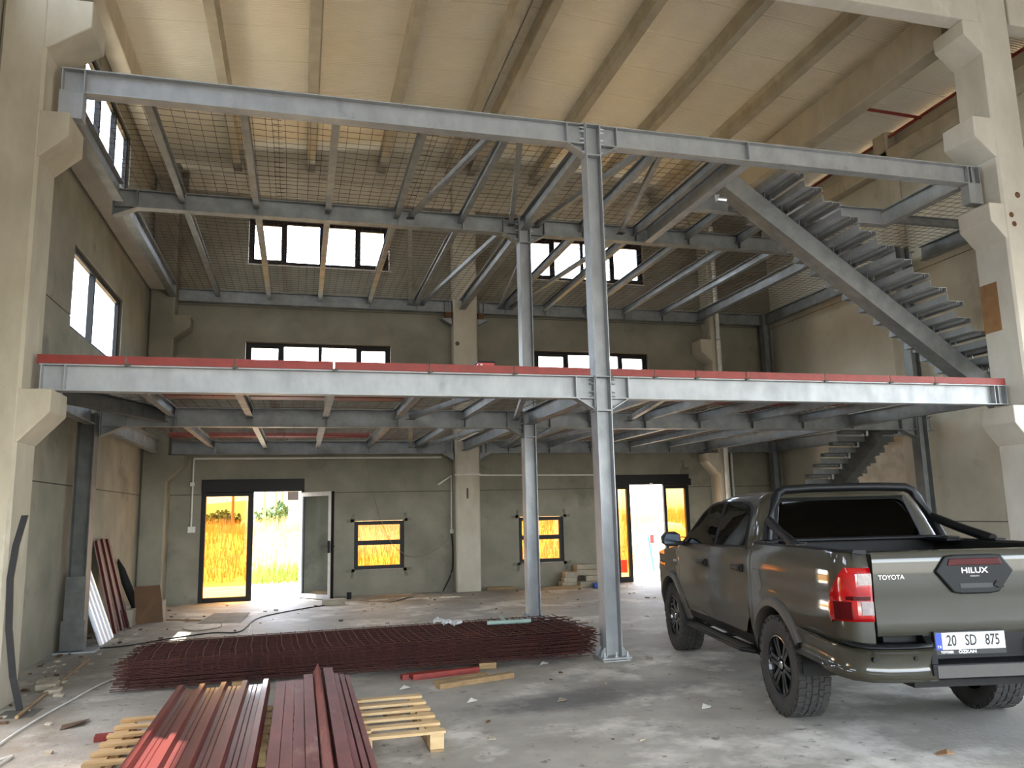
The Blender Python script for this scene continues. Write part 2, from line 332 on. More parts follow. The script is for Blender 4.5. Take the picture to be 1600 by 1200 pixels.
# ---------------------------------------------------------------- windows and doors
def fbar(mb, axis, f0, f1, a, b, c, d):
    if axis == 'y': mb.box(a, b, f0, f1, c, d)
    else: mb.box(f0, f1, a, b, c, d)
NW = [0]
def window(axis, f0, f1, a, b, c, d, splits, fr=.07, glass='glass', transom=None, portal_dir=None, sash=True):
    NW[0] += 1
    fm = MB(); fbar(fm, axis, f0, f1, a, b, c, c+fr); fbar(fm, axis, f0, f1, a, b, d-fr, d); fbar(fm, axis, f0, f1, a, a+fr, c+fr, d-fr); fbar(fm, axis, f0, f1, b-fr, b, c+fr, d-fr)
    root = struct(fm.build('window_%d' % NW[0], M['blackalu']))
    us = [a+fr]+[x for x in splits]+[b-fr]
    for x in splits:
        q = MB(); fbar(q, axis, f0-.01, f1+.01, x-fr*.55, x+fr*.55, c+fr, d-fr); q.build('mullion', M['blackalu'], root)
    zs = [c+fr, d-fr]
    if transom:
        q = MB(); fbar(q, axis, f0-.01, f1+.01, a+fr, b-fr, transom-fr*.6, transom+fr*.6); q.build('transom', M['blackalu'], root); zs = [c+fr, transom, d-fr]
    mid = (f0+f1)/2
    for i in range(len(us)-1):
        for j in range(len(zs)-1):
            u0_, u1_, z0_, z1_ = us[i]+(.038 if i else 0), us[i+1]-(.038 if i < len(us)-2 else 0), zs[j]+(.03 if j else 0), zs[j+1]-(.03 if j < len(zs)-2 else 0)
            if sash and i in (0, len(us)-2):
                s = MB(); e = .045
                for A in ((u0_,u1_,z0_,z0_+e),(u0_,u1_,z1_-e,z1_),(u0_,u0_+e,z0_+e,z1_-e),(u1_-e,u1_,z0_+e,z1_-e)): fbar(s, axis, f0+.01, f1+.012, *A)
                s.build('sash', M['blackalu'], root)
            q = MB(); fbar(q, axis, mid-.003, mid+.003, u0_, u1_, z0_, z1_); q.build('pane', M[glass], root)
    if portal_dir:
        cu, cz = (a+b)/2, (c+d)/2
        portal((cu, f1+.3, cz) if axis == 'y' else (f0-.3, cu, cz), portal_dir, b-a, d-c)
    return root
IN = (0,-1,0)
window('y', 17.26, 17.32, -1.17, 1.87, 4.34, 5.32, [-.43, .36, 1.16], portal_dir=IN)
window('y', 17.26, 17.32, 5.18, 8.01, 4.34, 5.32, [5.98, 6.72, 7.3], portal_dir=IN)
window('y', 17.26, 17.32, -1.17, 1.83, 7.05, 8.05, [-.42, .35, 1.12], portal_dir=IN)
window('y', 17.26, 17.32, 4.96, 8.01, 7.05, 8.07, [5.72, 6.45, 7.2], portal_dir=IN)
window('y', 17.24, 17.31, 1.115, 2.155, .52, 1.52, [], .08, 'bronze', transom=1.07, sash=False, portal_dir=IN)
window('y', 17.24, 17.31, 4.705, 5.735, .52, 1.52, [], .08, 'bronze', transom=1.07, sash=False, portal_dir=IN)
window('x', -3.115, -3.055, 11.41, 14.41, 4.21, 5.36, [12.7], .07, sash=False, portal_dir=(1,0,0))
window('x', -3.115, -3.055, 11.34, 14.35, 7.11, 8.32, [12.4, 13.4], .07, sash=False, portal_dir=(1,0,0))
window('x', -3.115, -3.055, 2.41, 5.49, 4.21, 5.36, [3.9], .07, sash=False, portal_dir=(1,0,0))
window('x', -3.115, -3.055, 5.01, 8.09, 7.11, 8.32, [6.2, 7.1], .07, sash=False, portal_dir=(1,0,0))
d3 = MB(); d3.box(-3.2,-2.96,5.6,7.7,2.17,2.43); d3.box(-3.16,-3.02,5.6,5.69,0,2.17); d3.box(-3.16,-3.02,6.6,6.7,0,2.17); d3.box(-3.16,-3.02,5.69,6.6,0,.09); d3.box(-3.16,-3.02,7.64,7.7,0,2.17)
d3o = struct(d3.build('door_3', M['blackalu'], bevel=.006)); MB().box(-3.09,-3.084,5.69,6.6,.09,2.17).build('pane', M['bronze'], d3o)
portal((-3.4, 6.65, 1.1), (1,0,0), 2.0, 2.2)
def sill(x0, x1, z): struct(MB().box(x0, x1, 17.17, 17.24, z-.025, z).build('sill', M['precast']))
# door_1: fixed bronze panel, opening, leaf swung inwards
d1 = MB(); d1.box(-1.93,.08,17.16,17.36,2.17,2.43); d1.box(-1.93,-1.84,17.2,17.34,0,2.17); d1.box(-1.03,-.92,17.2,17.34,0,2.17); d1.box(-1.84,-1.03,17.2,17.34,0,.09); d1.box(-1.84,-1.03,17.2,17.34,2.09,2.17); d1.box(.02,.08,17.2,17.34,0,2.17)
d1o = struct(d1.build('door_1', M['blackalu'], bevel=.006))
MB().box(-1.84,-1.03,17.26,17.266,.09,2.09).build('pane', M['bronze'], d1o)
portal((-.92, 17.6, 1.1), IN, 2.0, 2.2)
def leaf(hx, hy, ang, wd, parent, glass='glass', name='leaf', h=2.14):
    ux = Vector((math.cos(ang), math.sin(ang), 0)); vy = Vector((-ux.y, ux.x, 0)); zz = Vector((0,0,1)); H = Vector((hx, hy, 0))
    def bar(mb, a, b, c, d, t=.035, off=0): mb.obox(H+ux*(a+b)/2+zz*(c+d)/2+vy*off, ux, vy, zz, (b-a)/2, t, (d-c)/2)
    o = MB(); e = .085
    for A in ((0,wd,.02,.02+e),(0,wd,h-e,h),(0,e,.02+e,h-e),(wd-e,wd,.02+e,h-e)): bar(o, *A, t=.018, off=-.014)
    o = o.build(name, M['greyalu'], parent)
    b = MB()
    for A in ((0,wd,.02,.02+e),(0,wd,h-e,h),(0,e,.02+e,h-e),(wd-e,wd,.02+e,h-e)): bar(b, *A, t=.016, off=.02)
    bar(b, wd, wd+.012, .02, h, t=.036); b.build('leaf_edge', M['blackalu'], o)
    p = MB(); bar(p, e, wd-e, .02+e, h-e, t=.004); p.build('pane', M[glass], o)
    q = MB(); c = H+ux*(wd-.05)+zz*1.04
    for s in (-1, 1): q.obox(c+vy*s*.05, ux, vy, zz, .016, .02, .12); q.obox(c+vy*s*.085-ux*.05, ux, vy, zz, .07, .012, .013)
    q.build('door_handle', M['black'], o)
    return o
leaf(.02, 17.2, math.radians(-50), .95, d1o)
# door_2: shutter box, two bronze side panels
d2 = MB(); d2.box(7.03,8.89,17.14,17.36,2.2,2.43); d2.box(8.2,8.93,17.12,17.2,2.17,2.33)
d2o = struct(d2.build('door_2', M['blackalu'], bevel=.006))
for a, b in ((7.03, 7.4), (8.25, 8.89)):
    q = MB(); q.box(a,b,17.22,17.3,0,.12); q.box(a,b,17.22,17.3,2.1,2.2); q.box(a,a+.07,17.22,17.3,.12,2.1); q.box(b-.085,b,17.22,17.3,.12,2.1)
    q = q.build('side_frame', M['blackalu'], d2o); MB().box(a+.07,b-.085,17.255,17.261,.12,2.1).build('pane', M['bronze'], q)
MB().obox((7.9,17.12,2.21),(1,0,0),(0,1,0),(0,0,1),.03,.02,.02).build('sensor', M['white'], d2o)
portal((7.95, 17.6, 1.1), IN, 1.9, 2.2)
# cement smears at the corners of the small windows
for x0, x1 in ((1.11, 2.16), (4.70, 5.74)):
    for x, s in ((x0, -1), (x1, 1)):
        for z, t in ((.515, -1), (1.525, 1)):
            q = MB(); q.obox((x+s*.03, 17.196, z+t*.07),(1,0,.2*s),(0,1,0),(-.2*s,0,1),.03,.006,.09); q.obox((x+s*.07, 17.196, z+t*.01),(1,0,.1),(0,1,0),(-.1,0,1),.09,.006,.03)
            struct(q.build('trim_2', M['smear']))
q = MB(); q.obox((8.82,17.196,2.5),(1,0,.1),(0,1,0),(0,0,1),.11,.006,.09); q.obox((8.78,17.196,2.66),(1,0,0),(0,1,0),(0,0,1),.035,.006,.1); struct(q.build('trim_3', M['smear']))
for z in (4.33, 7.04):
    for a, b in ((-1.18,1.88),(5.0,8.02)): struct(MB().box(a,b,17.19,17.25,z-.03,z+.0).build('trim_4', M['precast']))
# ================================================================ STEEL FRAME
Z1, Z2, YF, YM, YB = 3.194, 6.347, 8.62, 11.84, 17.0
HB = .267
def part(mb, name, m, p, **k): return mb.build(name, M[m], p, **k)
def steel(name, p0, p1, h, b, label, cat='beam', group=None, m='galv', up=(0,0,1), tw=.008, tf=.012):
    o = MB().prism(isec(h, b, tw, tf), p0, p1, up).build(name, M[m])
    return tag(o, label, cat, group, 'thing')
def stiff(o, x, y, z0, z1, b=.15, axis='x', m='galv', t=.006, side=0):
    q = MB()
    if axis == 'x': q.box(x-t, x+t, y-b/2, y+b/2, z0, z1)
    else: q.box(y-b/2, y+b/2, x-t, x+t, z0, z1)
    return q.build('stiffener', M[m], o)
XJ = [-1.73, -.71, .33, 1.37, 2.39, 3.40, 4.42, 5.37, 6.35, 7.33, 8.31, 9.3]
def haunch(o, xe, s, y, zb, m='galv', ln=.23, dp=.14, b=.15):
    # sloping plate + web below the beam, running from xe-s*ln to the column face at xe
    q = MB(); q.loft([[(xe-s*ln, y-t, zb), (xe, y-t, zb-dp), (xe, y+t, zb-dp), (xe-s*ln, y+t, zb)] for t in (.004,)] if 0 else [[(xe-s*ln, yy, zb), (xe, yy, zb), (xe, yy, zb-dp)] for yy in (y-.004, y+.004)])
    q.loft([[(xe-s*ln, y-b/2, zb), (xe-s*ln, y+b/2, zb), (xe, y+b/2, zb-dp), (xe, y-b/2, zb-dp)], [(xe-s*ln, y-b/2, zb+.012), (xe-s*ln, y+b/2, zb+.012), (xe, y+b/2, zb-dp+.012), (xe, y-b/2, zb-dp+.012)]])
    return q.build('haunch', M[m], o)
def endplate(o, xe, s, y, z0, z1, m='galv', b=.15): return MB().box(min(xe, xe-s*.014), max(xe, xe-s*.014), y-b/2, y+b/2, z0, z1).build('end_plate', M[m], o)
def bolts(o, xf, s, y, zs, b=.1, ln=.05):
    for z in zs:
        for yy in (y-b/2, y+b/2):
            q = MB(); q.tube([(xf, yy, z), (xf+s*.018, yy, z)], .016, 6); q.tube([(xf+s*.018, yy, z), (xf+s*ln, yy, z)], .008, 6); q.build('bolt', M['bolt'], o)
# steel columns (thing > stiffeners, base plate, gussets, anchor bolts)
def hcol(x, y, z0, z1, label, m='galv', h=.19, b=.2):
    return steel('steel_column', (x, y, z0), (x, y, z1), h, b, label, 'column', None, m, up=(0,1,0) if 0 else (1,0,0), tw=.0075, tf=.011)
def basep(c, x, y, s=.17):
    MB().box(x-s, x+s, y-s, y+s, .022, .04).build('base_plate', M['galv'], c); MB().box(x-s+.01, x+s-.01, y-s, y+s, .0, .014).build('shim_plate', M['galv'], c)
    for a, bb in ((-1,-1),(1,-1),(-1,1),(1,1),(0,-1),(0,1)):
        q = MB().tube([(x+a*(s-.035), y+bb*(s-.035), .0), (x+a*(s-.035), y+bb*(s-.035), .095)], .011, 8); q.tube([(x+a*(s-.035), y+bb*(s-.035), .04), (x+a*(s-.035), y+bb*(s-.035), .058)], .02, 6); q.build('anchor_bolt', M['bolt'], c)
    for sx in (-1, 1):
        for yy in (-.07, .07):
            q = MB(); q.loft([[(x+sx*.095, y+yy+t, .04), (x+sx*.16, y+yy+t, .04), (x+sx*.15, y+yy+t, .085), (x+sx*.12, y+yy+t, .13), (x+sx*.095, y+yy+t, .14)] for t in (-.005, .005)]); q.build('gusset', M['galv'], c)
XC = 3.395
cf = hcol(XC, YF, .04, Z2, 'front galvanised steel column bolted to its floor plate beside the pickup'); basep(cf, XC, YF)
cm = hcol(3.43, YM, .04, Z2, 'middle galvanised steel column standing behind the rusty mesh stack'); basep(cm, 3.43, YM)
for c, x, y in ((cf, XC, YF), (cm, 3.43, YM)):
    for zt in (Z1, Z2):
        for z in (zt-.008, zt-HB-.14):
            for s in (-1, 1): MB().box(x-.087, x+.087, min(y+s*.004, y+s*.097), max(y+s*.004, y+s*.097), z-.006, z+.006).build('stiffener', M['galv'], c)
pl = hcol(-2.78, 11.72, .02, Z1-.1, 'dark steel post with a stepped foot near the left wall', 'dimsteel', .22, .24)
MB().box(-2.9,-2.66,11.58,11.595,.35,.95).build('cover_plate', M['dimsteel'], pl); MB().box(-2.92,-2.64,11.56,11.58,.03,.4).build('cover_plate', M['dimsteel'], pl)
MB().box(-2.98,-2.5,11.5,11.98,0,.02).build('base_plate', M['galv'], pl)
mr = hcol(10.76, YM, 0, Z2, 'steel column by the right wall behind the lower stair', 'galvdark')
br = hcol(11.1, 16.95, 0, Z2, 'steel column in the back right corner', 'galvdark')

FL = ((Z1, 'lower', 'mezzanine'), (Z2, 'upper', 'upper floor'))
beams = {}
for zt, nm, fn in FL:
    zb = zt-HB; zc = zt-HB/2
    # front line
    fb_ = []
    for side, xa, xb, xe in (('left', -2.5, XC-.095, XC-.095), ('right', XC+.095, 9.27, XC+.095)):
        o = steel('steel_beam', (xa, YF, zc), (xb, YF, zc), HB, .15, '%s front edge beam of the %s, %s of the front steel column' % ('pale galvanised', fn, side)); fb_.append(o)
        s = 1 if side == 'left' else -1
        haunch(o, xe, s, YF, zb); endplate(o, xe, s, YF, zb-.15, zt); stiff(o, xe-s*.23, YF, zb+.012, zt-.012)
        bolts(o, xe-s*.014, -s, YF, [zt-.04, zt-.09, zt-.19, zt-.24, zt-.36])
        q = -2.5 if side == 'left' else 9.27
        for dx in ((.02, .23) if side == 'left' else (-.02, -.15, -.21)): stiff(o, q+dx, YF, zb+.012, zt-.012)
        if nm == 'upper':
            p = MB().box(min(q, q+.23*s), max(q, q+.23*s), YF-.07, YF+.07, zb-.5+.27-.06+.0, zb); p.build('seat_bracket', M['galv'], o)
        if nm == 'upper' and side == 'right': stiff(o, 5.57, YF, zb+.012, zt-.012)
    # middle line
    for side, xa, xb, xe in (('left', -2.66, 3.335, 3.335), ('right', 3.525, 10.66, 3.525)):
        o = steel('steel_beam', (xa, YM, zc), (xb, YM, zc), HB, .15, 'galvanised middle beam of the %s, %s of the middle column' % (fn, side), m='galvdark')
        s = 1 if side == 'left' else -1
        haunch(o, xe, s, YM, zb, 'galvdark', .25, .14); endplate(o, xe, s, YM, zb-.15, zt, 'galvdark')
        bolts(o, xe-s*.014, -s, YM, [zt-.05, zt-.1, zt-.2, zt-.35])
        xo = xa if side == 'left' else xb
        haunch(o, xo, -s, YM, zb, 'galvdark', .32, .14); endplate(o, xo, -s, YM, zb-.15, zt, 'galvdark'); stiff(o, xo+s*.32, YM, zb+.012, zt-.012, m='galvdark')
        stiff(o, xe-s*.25, YM, zb+.012, zt-.012, m='galvdark')
        for x in XJ:
            if xa < x < xb and abs(x-3.4) > .2: stiff(o, x+.03, YM, zb+.012, zt-.012, m='galvdark')
    # back line
    for side, xa, xb in (('left', -2.5, 3.2), ('right', 3.78, 9.45), ('far right', 9.84, 11.0)):
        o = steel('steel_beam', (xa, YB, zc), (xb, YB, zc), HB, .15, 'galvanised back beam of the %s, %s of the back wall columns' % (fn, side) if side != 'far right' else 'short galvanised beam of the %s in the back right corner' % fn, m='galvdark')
        for x in XJ:
            if xa+.2 < x < xb-.2: stiff(o, x+.03, YB, zb+.012, zt-.012, m='galvdark')
        if side != 'far right':
            for xx, s in ((3.2, 1), (3.78, -1)):
                if (side == 'left') == (s == 1):
                    zz = zb-.14 if nm == 'upper' else zb
                    if nm == 'upper':
                        MB().box(min(xx-s*.14, xx-s*.02), max(xx-s*.14, xx-s*.02), YB-.07, YB+.07, zb-.14, zb).build('seat_bracket', M['rustpatch'], o)
                    q = MB(); q.loft([[(xx-s*.24, y, zz), (xx, y, zz), (xx, y, zz-.14)] for y in (YB-.06, YB-.048)]); q.loft([[(xx-s*.25, YB-.07, zz+a), (xx-s*.25, YB+.1, zz+a), (xx, YB+.1, zz+a), (xx, YB-.07, zz+a)] for a in (0, -.012)]); q.loft([[(xx-s*.25,YB-.07,zz-a),(xx-s*.25,YB+.1,zz-a),(xx,YB+.1,zz-.14-a),(xx,YB-.07,zz-.14-a)] for a in (0,.01)]); q.build('bracket', M['galvdark'], o)
                    stiff(o, xx-s*.05, YB, zb+.012, zt-.012, m='galvdark'); stiff(o, xx-s*.16, YB, zb+.012, zt-.012, m='galvdark')
    # joists
    for bay, ya, yb in (('front', YF+.006, YM-.006), ('back', YM+.006, YB-.006)):
        k = 0
        for x in XJ:
            if nm == 'upper' and bay == 'front' and x > 9: continue
            if nm == 'lower' and bay == 'front' and x > 9.4: continue
            big = abs(x-3.4) < .1 or (x > 9.2)
            h = HB*.82 if big else .14; b = .13 if big else .088
            y0, y1 = ya, yb
            if nm == 'upper' and bay == 'front' and x > 5.6: y0 = 10.29
            if abs(x-3.4) < .1 and bay == 'back': y1 = 16.86
            if abs(x-3.4) < .1: y0 = ya+.1; y1 = min(y1, YM-.106) if bay == 'front' else y1
            xx = 3.415 if abs(x-3.4) < .1 else x
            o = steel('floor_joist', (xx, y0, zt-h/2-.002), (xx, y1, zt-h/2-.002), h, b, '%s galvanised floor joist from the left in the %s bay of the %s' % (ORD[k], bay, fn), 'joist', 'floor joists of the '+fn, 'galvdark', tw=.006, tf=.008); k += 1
            if big:
                for yy in (y0+.004, y1-.004):
                    q = MB().box(xx+.005, xx+.03, min(yy, yy+(.09 if yy < (y0+y1)/2 else -.09)), max(yy, yy+(.09 if yy < (y0+y1)/2 else -.09)), zt-h+.02, zt-.02); q.build('angle_cleat', M['galv'], o)
    # diagonal braces: bolted angle bars under the joists
    zz = zt-.12
    br_ = [((2.22, YF+.1), (1.58, YM-.1), 'front', 'left'), ((2.53, YF+.1), (3.2, YM-.12), 'front', 'right'), ((4.24, YF+.1), (3.62, YM-.12), 'front', 'left'), ((4.44, YF+.1), (5.1, YM-.1), 'front', 'right'),
           ((1.6, YM+.1), (2.26, YB-.1), 'back', 'left'), ((3.16, YM+.12), (2.52, YB-.1), 'back', 'right'), ((3.66, YM+.12), (4.3, YB-.1), 'back', 'left'), ((5.18, YM+.1), (4.55, YB-.1), 'back', 'right')]
    for i, (a, b_, bay, sd) in enumerate(br_):
        pr_ = [(-.035,0),(.035,0),(.035,.008),(-.027,.008),(-.027,.07),(-.035,.07)]
        o = MB().prism(pr_, (a[0], a[1], zz-.03), (b_[0], b_[1], zz-.03)).build('diagonal_brace', M['galvdark'])
        tag(o, '%s diagonal angle brace from the left in the %s bay of the %s' % (ORD[i % 4], bay, fn), 'brace', 'diagonal braces of the '+fn, 'thing')
        for p in (a, b_): MB().box(p[0]-.06, p[0]+.06, p[1]-.06, p[1]+.06, zz-.03, zz-.022).build('gusset_plate', M['galvdark'], o)
    # edge beams along the side walls
    XE = -2.55 if nm == 'upper' else -2.73
    tag(steel('steel_beam', (XE, YF+.26, zc), (XE, YM-.25, zc), HB, .13, '', m='galvdark', tw=.012), 'dark edge beam of the %s along the left wall, front bay' % fn)
    tag(steel('steel_beam', (XE, YM+.26 if nm == 'lower' else YM+.09, zc), (XE, 16.68, zc), HB, .13, '', m='galvdark', tw=.012), 'dark edge beam of the %s along the left wall, back bay' % fn)
    tag(steel('steel_beam', (11.12, YM+.12, zc), (11.12, 16.84, zc), HB, .13, '', m='galvdark'), 'edge beam of the %s along the right wall, back bay' % fn)
    if nm == 'upper':
        tag(steel('steel_beam', (11.12, 9.0, zc), (11.12, YM-.12, zc), HB, .13, '', m='galvdark'), 'edge beam of the upper floor along the right wall, above the stair')
        tag(steel('steel_beam', (9.1, YF+.08, zc), (9.1, 10.36, zc), HB, .13, '', m='galv'), 'stair opening edge beam of the upper floor, near the right concrete column')
        tag(steel('steel_beam', (5.6, YF+.08, zc), (5.6, YM-.08, zc), HB, .13, '', m='galv'), 'deep edge beam of the upper floor at the head of the stair')
        tag(steel('steel_beam', (5.67, 10.28, zc), (9.03, 10.28, zc), HB, .13, '', m='galv'), 'cross beam of the upper floor behind the stair treads')
        tag(steel('floor_joist', (9.2, 10.4, Z2-.072), (11.05, 10.4, Z2-.072), .14, .09, '', 'joist', m='galvdark'), 'short joist of the upper floor beside the stair opening, running to the right wall')
tag(steel('steel_beam', (-2.6, 9.8, Z1-.12), (-1.83, 11.72, Z1-.12), .2, .1, '', m='dimsteel'), 'oblique steel beam of the mezzanine from the left edge to the second joist')
# red edge channel along the front of the mezzanine, in sections
ed = [-2.53, -1.714, -.688, .324, 1.354, 2.323, 3.25, None, 3.49, 4.055, 4.601, 5.287, 6.407, 7.388, 8.091, 9.25]
n = 0
for i in range(len(ed)-1):
    if ed[i] is None or ed[i+1] is None: continue
    a, b = ed[i]+.006, ed[i+1]-.006; y = YF-.075
    q = MB(); q.box(a, b, y-.006, y, Z1+.002, Z1+.09); q.box(a, b, y, y+.09, Z1+.002, Z1+.008)
    o = tag(q.build('edge_angle', M['redox']), '%s length from the left of red painted edge angle along the mezzanine front' % ORD[n], 'edge angle', 'red edge angles on the mezzanine', 'thing'); n += 1
    if i not in (0,): MB().obox((ed[i]+.012, y-.006, Z1+.0), (1,0,.25), (0,1,0), (-.25,0,1), .028, .018, .012).build('weld_tab', M['core'], o)
# red channels laid across the mezzanine joists
def channel(x0, x1, y, z, lab, w=.12, h=.06):
    q = MB(); q.box(x0, x1, y, y+w, z, z+.006); q.box(x0, x1, y, y+.006, z, z+h); q.box(x0, x1, y+w-.006, y+w, z, z+h)
    tag(q.build('red_channel', M['redox']), lab, 'channel', 'red channels lying on the mezzanine', 'thing')
channel(-1.68, -.75, 10.6, Z1+.002, 'red channel lying across the mezzanine joists at the far left of the front bay', .3)
channel(-.68, 1.33, 10.62, Z1+.002, 'red channel lying across the mezzanine joists left of the middle column, front bay', .3)
channel(5.41, 6.31, 10.55, Z1+.002, 'red channel under the mezzanine right of the column, leftmost of three', .3)
channel(6.39, 7.29, 10.55, Z1+.002, 'red channel under the mezzanine right of the column, middle of three', .3)
channel(7.37, 8.27, 10.55, Z1+.002, 'red channel under the mezzanine right of the column, rightmost of three', .3)
channel(-2.4, -1.77, 15.85, Z1+.002, 'red channel on the back bay mezzanine joists above the fibreboard', .34)
channel(-1.69, -.75, 15.85, Z1+.002, 'red channel on the back bay mezzanine joists above the glazed door, left piece', .34)
channel(-.67, 1.3, 15.85, Z1+.002, 'red channel on the back bay mezzanine joists above the open door leaf, right piece', .34)
# wire mesh sheets on both floors (each sheet one welded thing, wires joined)
def sheet(x0, x1, y0, y1, z, seed, label, group, m='rust', xs=XJ, sx=.15, sy=.15, r=.0038, amp=.022):
    rr = random.Random(seed); ph = rr.uniform(0, 6); q = MB()
    def zz(x, y): return z+r+amp*(.5-.5*math.cos((x-.33)*2*math.pi/1.03))*-.6+amp*.5*(1+math.sin(y*1.7+ph))*(.5-.5*math.cos((x-.33)*2*math.pi/1.03))
    k = int((x1-x0)/sx); l = int((y1-y0)/sy)
    for i in range(k+1):
        x = x0+i*sx; q.tube([(x+.01*math.sin(j*.9+ph), y0+(y1-y0)*j/6, zz(x, y0+(y1-y0)*j/6)) for j in range(7)], r, 3, False)
    for j in range(l+1):
        y = y0+j*sy; n_ = max(4, int((x1-x0)/.26)); q.tube([(x0+(x1-x0)*i/n_, y+.012*math.sin(i*.7+ph+j), zz(x0+(x1-x0)*i/n_, y)+2*r) for i in range(n_+1)], r, 3, False)
    return tag(q.build('wire_mesh_sheet', M[m], recalc=False), label, 'mesh', group, 'thing')
k = 0
sd = 1
for zt, nm, fn in FL:
    fr_ = [(-2.45,-.3),(-.42,1.6),(1.45,3.3),(3.5,5.33)]+([(5.3,7.4),(7.3,9.2)] if nm == 'lower' else [])
    bk = [(-2.45,-.3),(-.42,1.6),(1.45,3.3),(3.5,5.4),(5.3,7.3),(7.2,9.3),(9.35,11.0)]
    for bay, L_, y0, y1 in (('front', fr_, YF+.05, YM+.05), ('back', bk, YM+.02, YB-.1)):
        for i, (a, b) in enumerate(L_):
            sheet(a, b, y0, y1, zt+(.012 if i % 2 else .0), sd, '%s rusty wire mesh sheet from the left, %s bay of the %s' % (ORD[i], bay, fn), 'wire mesh sheets on the '+fn); sd += 1
sheet(5.6, 9.15, 10.3, YM, Z2+.01, 78, 'rusty wire mesh sheet on the upper floor behind the stair treads', 'wire mesh sheets on the upper floor')
sheet(9.18, 11.05, 9.2, YM, Z2, 77, 'rusty wire mesh sheet on the upper floor between the stair and the right wall', 'wire mesh sheets on the upper floor')

# ---------------------------------------------------------------- stairs (thing > stringer, tread > support_channel)
def stair(label, mk, n, x_of, long0, long1, st0, st1, going, rise, flip):
    pass
def build_stair(loc, label, axis, n, s0, z0, going, rise, a0, a1, st, first_cut=None, m='galv'):
    """axis 'x': steps run along +x, treads lie along y from a0 to a1; axis 'y': steps run along +y, treads along x."""
    root = empty('steel_stair', loc, label, 'staircase', None, 'thing')
    def P(s, a, z): return (s, a, z) if axis == 'x' else (a, s, z)
    for i in range(n):
        s, z = s0+going*i, z0-rise*i
        lo = a0 if not first_cut or i < first_cut[0] else first_cut[1]
        prof = [(0, .09), (.005, .09), (.005, 0), (going, 0), (going, -.062), (going-.005, -.062), (going-.005, -.005), (0, -.005)]
        q = MB(); q.loft([[P(s+a, t, z+b) for a, b in prof] for t in (lo, a1)]); t_ = q.build('tread', M[m], root)
        q = MB(); c = going*.55; pr2 = [(c, -.006), (c+.045, -.006), (c+.045, -.05), (c+.04, -.05), (c+.04, -.011), (c+.005, -.011), (c+.005, -.05), (c, -.05)]
        q.loft([[P(s+a, t, z+b) for a, b in pr2] for t in (lo+.004, a1-.004)]); q.build('support_channel', M[m], t_)
        for e in (.05, -.06): MB().loft([[P(s+a, t, z+b) for a, b in ((c+e, -.006), (c+e+.01, -.006), (c+e+.01, -.1), (c+e, -.1))] for t in (st-.09, st-.05)]).build('lug', M['bolt'], t_)
    return root
GO, RI = .268, .187
S0, ZS0 = 6.79-2*GO, 5.72+2*RI
st1 = build_stair((9.6, 9.4, Z1), 'upper galvanised steel stair descending to the mezzanine beside the right column', 'x', 16, S0, ZS0, GO, RI, 8.76, 10.26, 9.53, (10, 8.93))
sa = math.atan2(RI, GO)
def stringer(root, axis, a, h, b, s0, z0, s1, z1, m='galv'):
    P = (lambda s, z: (s, a, z)) if axis == 'x' else (lambda s, z: (a, s, z))
    q = MB().prism([(-b/2,-h/2),(b/2,-h/2),(b/2,h/2),(-b/2,h/2)], P(s0, z0), P(s1, z1)); return q.build('stringer', M[m], root)
stringer(st1, 'x', 9.58, .27, .26, 5.72, 6.285, 10.28, 6.285-(10.28-5.72)*RI/GO, 'galvdark')
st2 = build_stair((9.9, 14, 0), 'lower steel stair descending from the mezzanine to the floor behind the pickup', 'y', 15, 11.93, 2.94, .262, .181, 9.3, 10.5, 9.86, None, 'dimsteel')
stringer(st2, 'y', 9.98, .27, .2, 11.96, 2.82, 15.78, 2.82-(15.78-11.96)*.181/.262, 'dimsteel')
q = MB().tube([(5.62,9.5,6.0),(5.62,9.5,5.94),(5.75,9.5,5.94)], .04, 8); q.build('pipe_stub', M['bolt'], st1)
tag(MB().box(3.92,4.42,14.5,14.8,Z1+.02,Z1+.025+.005).build('carton', M['redplastic']), '', '') if 0 else None
# ================================================================ THINGS ON THE FLOOR
def T(mb, name, m, label, cat, group=None, **k): return tag(mb.build(name, M[m], **k), label, cat, group, 'thing')
# stack of wire mesh sheets, two timbers under it
def flatmesh(seed, top=False):
    rr = random.Random(seed); q = MB(); W, Lx = 1.35, 4.75
    for j in range(10):
        y = -W/2+W*j/9+rr.uniform(-.006, .006); a, b = rr.uniform(-.1, .1), rr.uniform(-.12, .12)
        q.tube([(-Lx/2-.03+a, y, 0), (-1.2, y+rr.uniform(-.006,.006), 0), (0, y, 0), (1.2, y, 0), (Lx/2+.03+b, y+rr.uniform(-.02,.02), rr.uniform(-.012, .012))], .0045, 4)
    for i in range(31):
        x = -Lx/2+Lx*i/30+rr.uniform(-.006, .006); a, b = rr.uniform(0, .05), rr.uniform(0, .05); sh = .0 
        q.tube([(x+.05, -W/2-a, .008), (x, -W/6, .008), (x-.02, W/6, .008), (x-.05, W/2+b, .008)], .0045 if not top else .005, 4)
    return q.mesh('wire_mesh_sheet')
def sagz(x): return .035*max(0, min(1, (-.2-x)/1.6+.35)) if 0 else 0
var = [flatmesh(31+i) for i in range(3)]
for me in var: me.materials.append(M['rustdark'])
topm = flatmesh(50, True); topm.materials.append(M['rust'])
NS = 20; base = .052
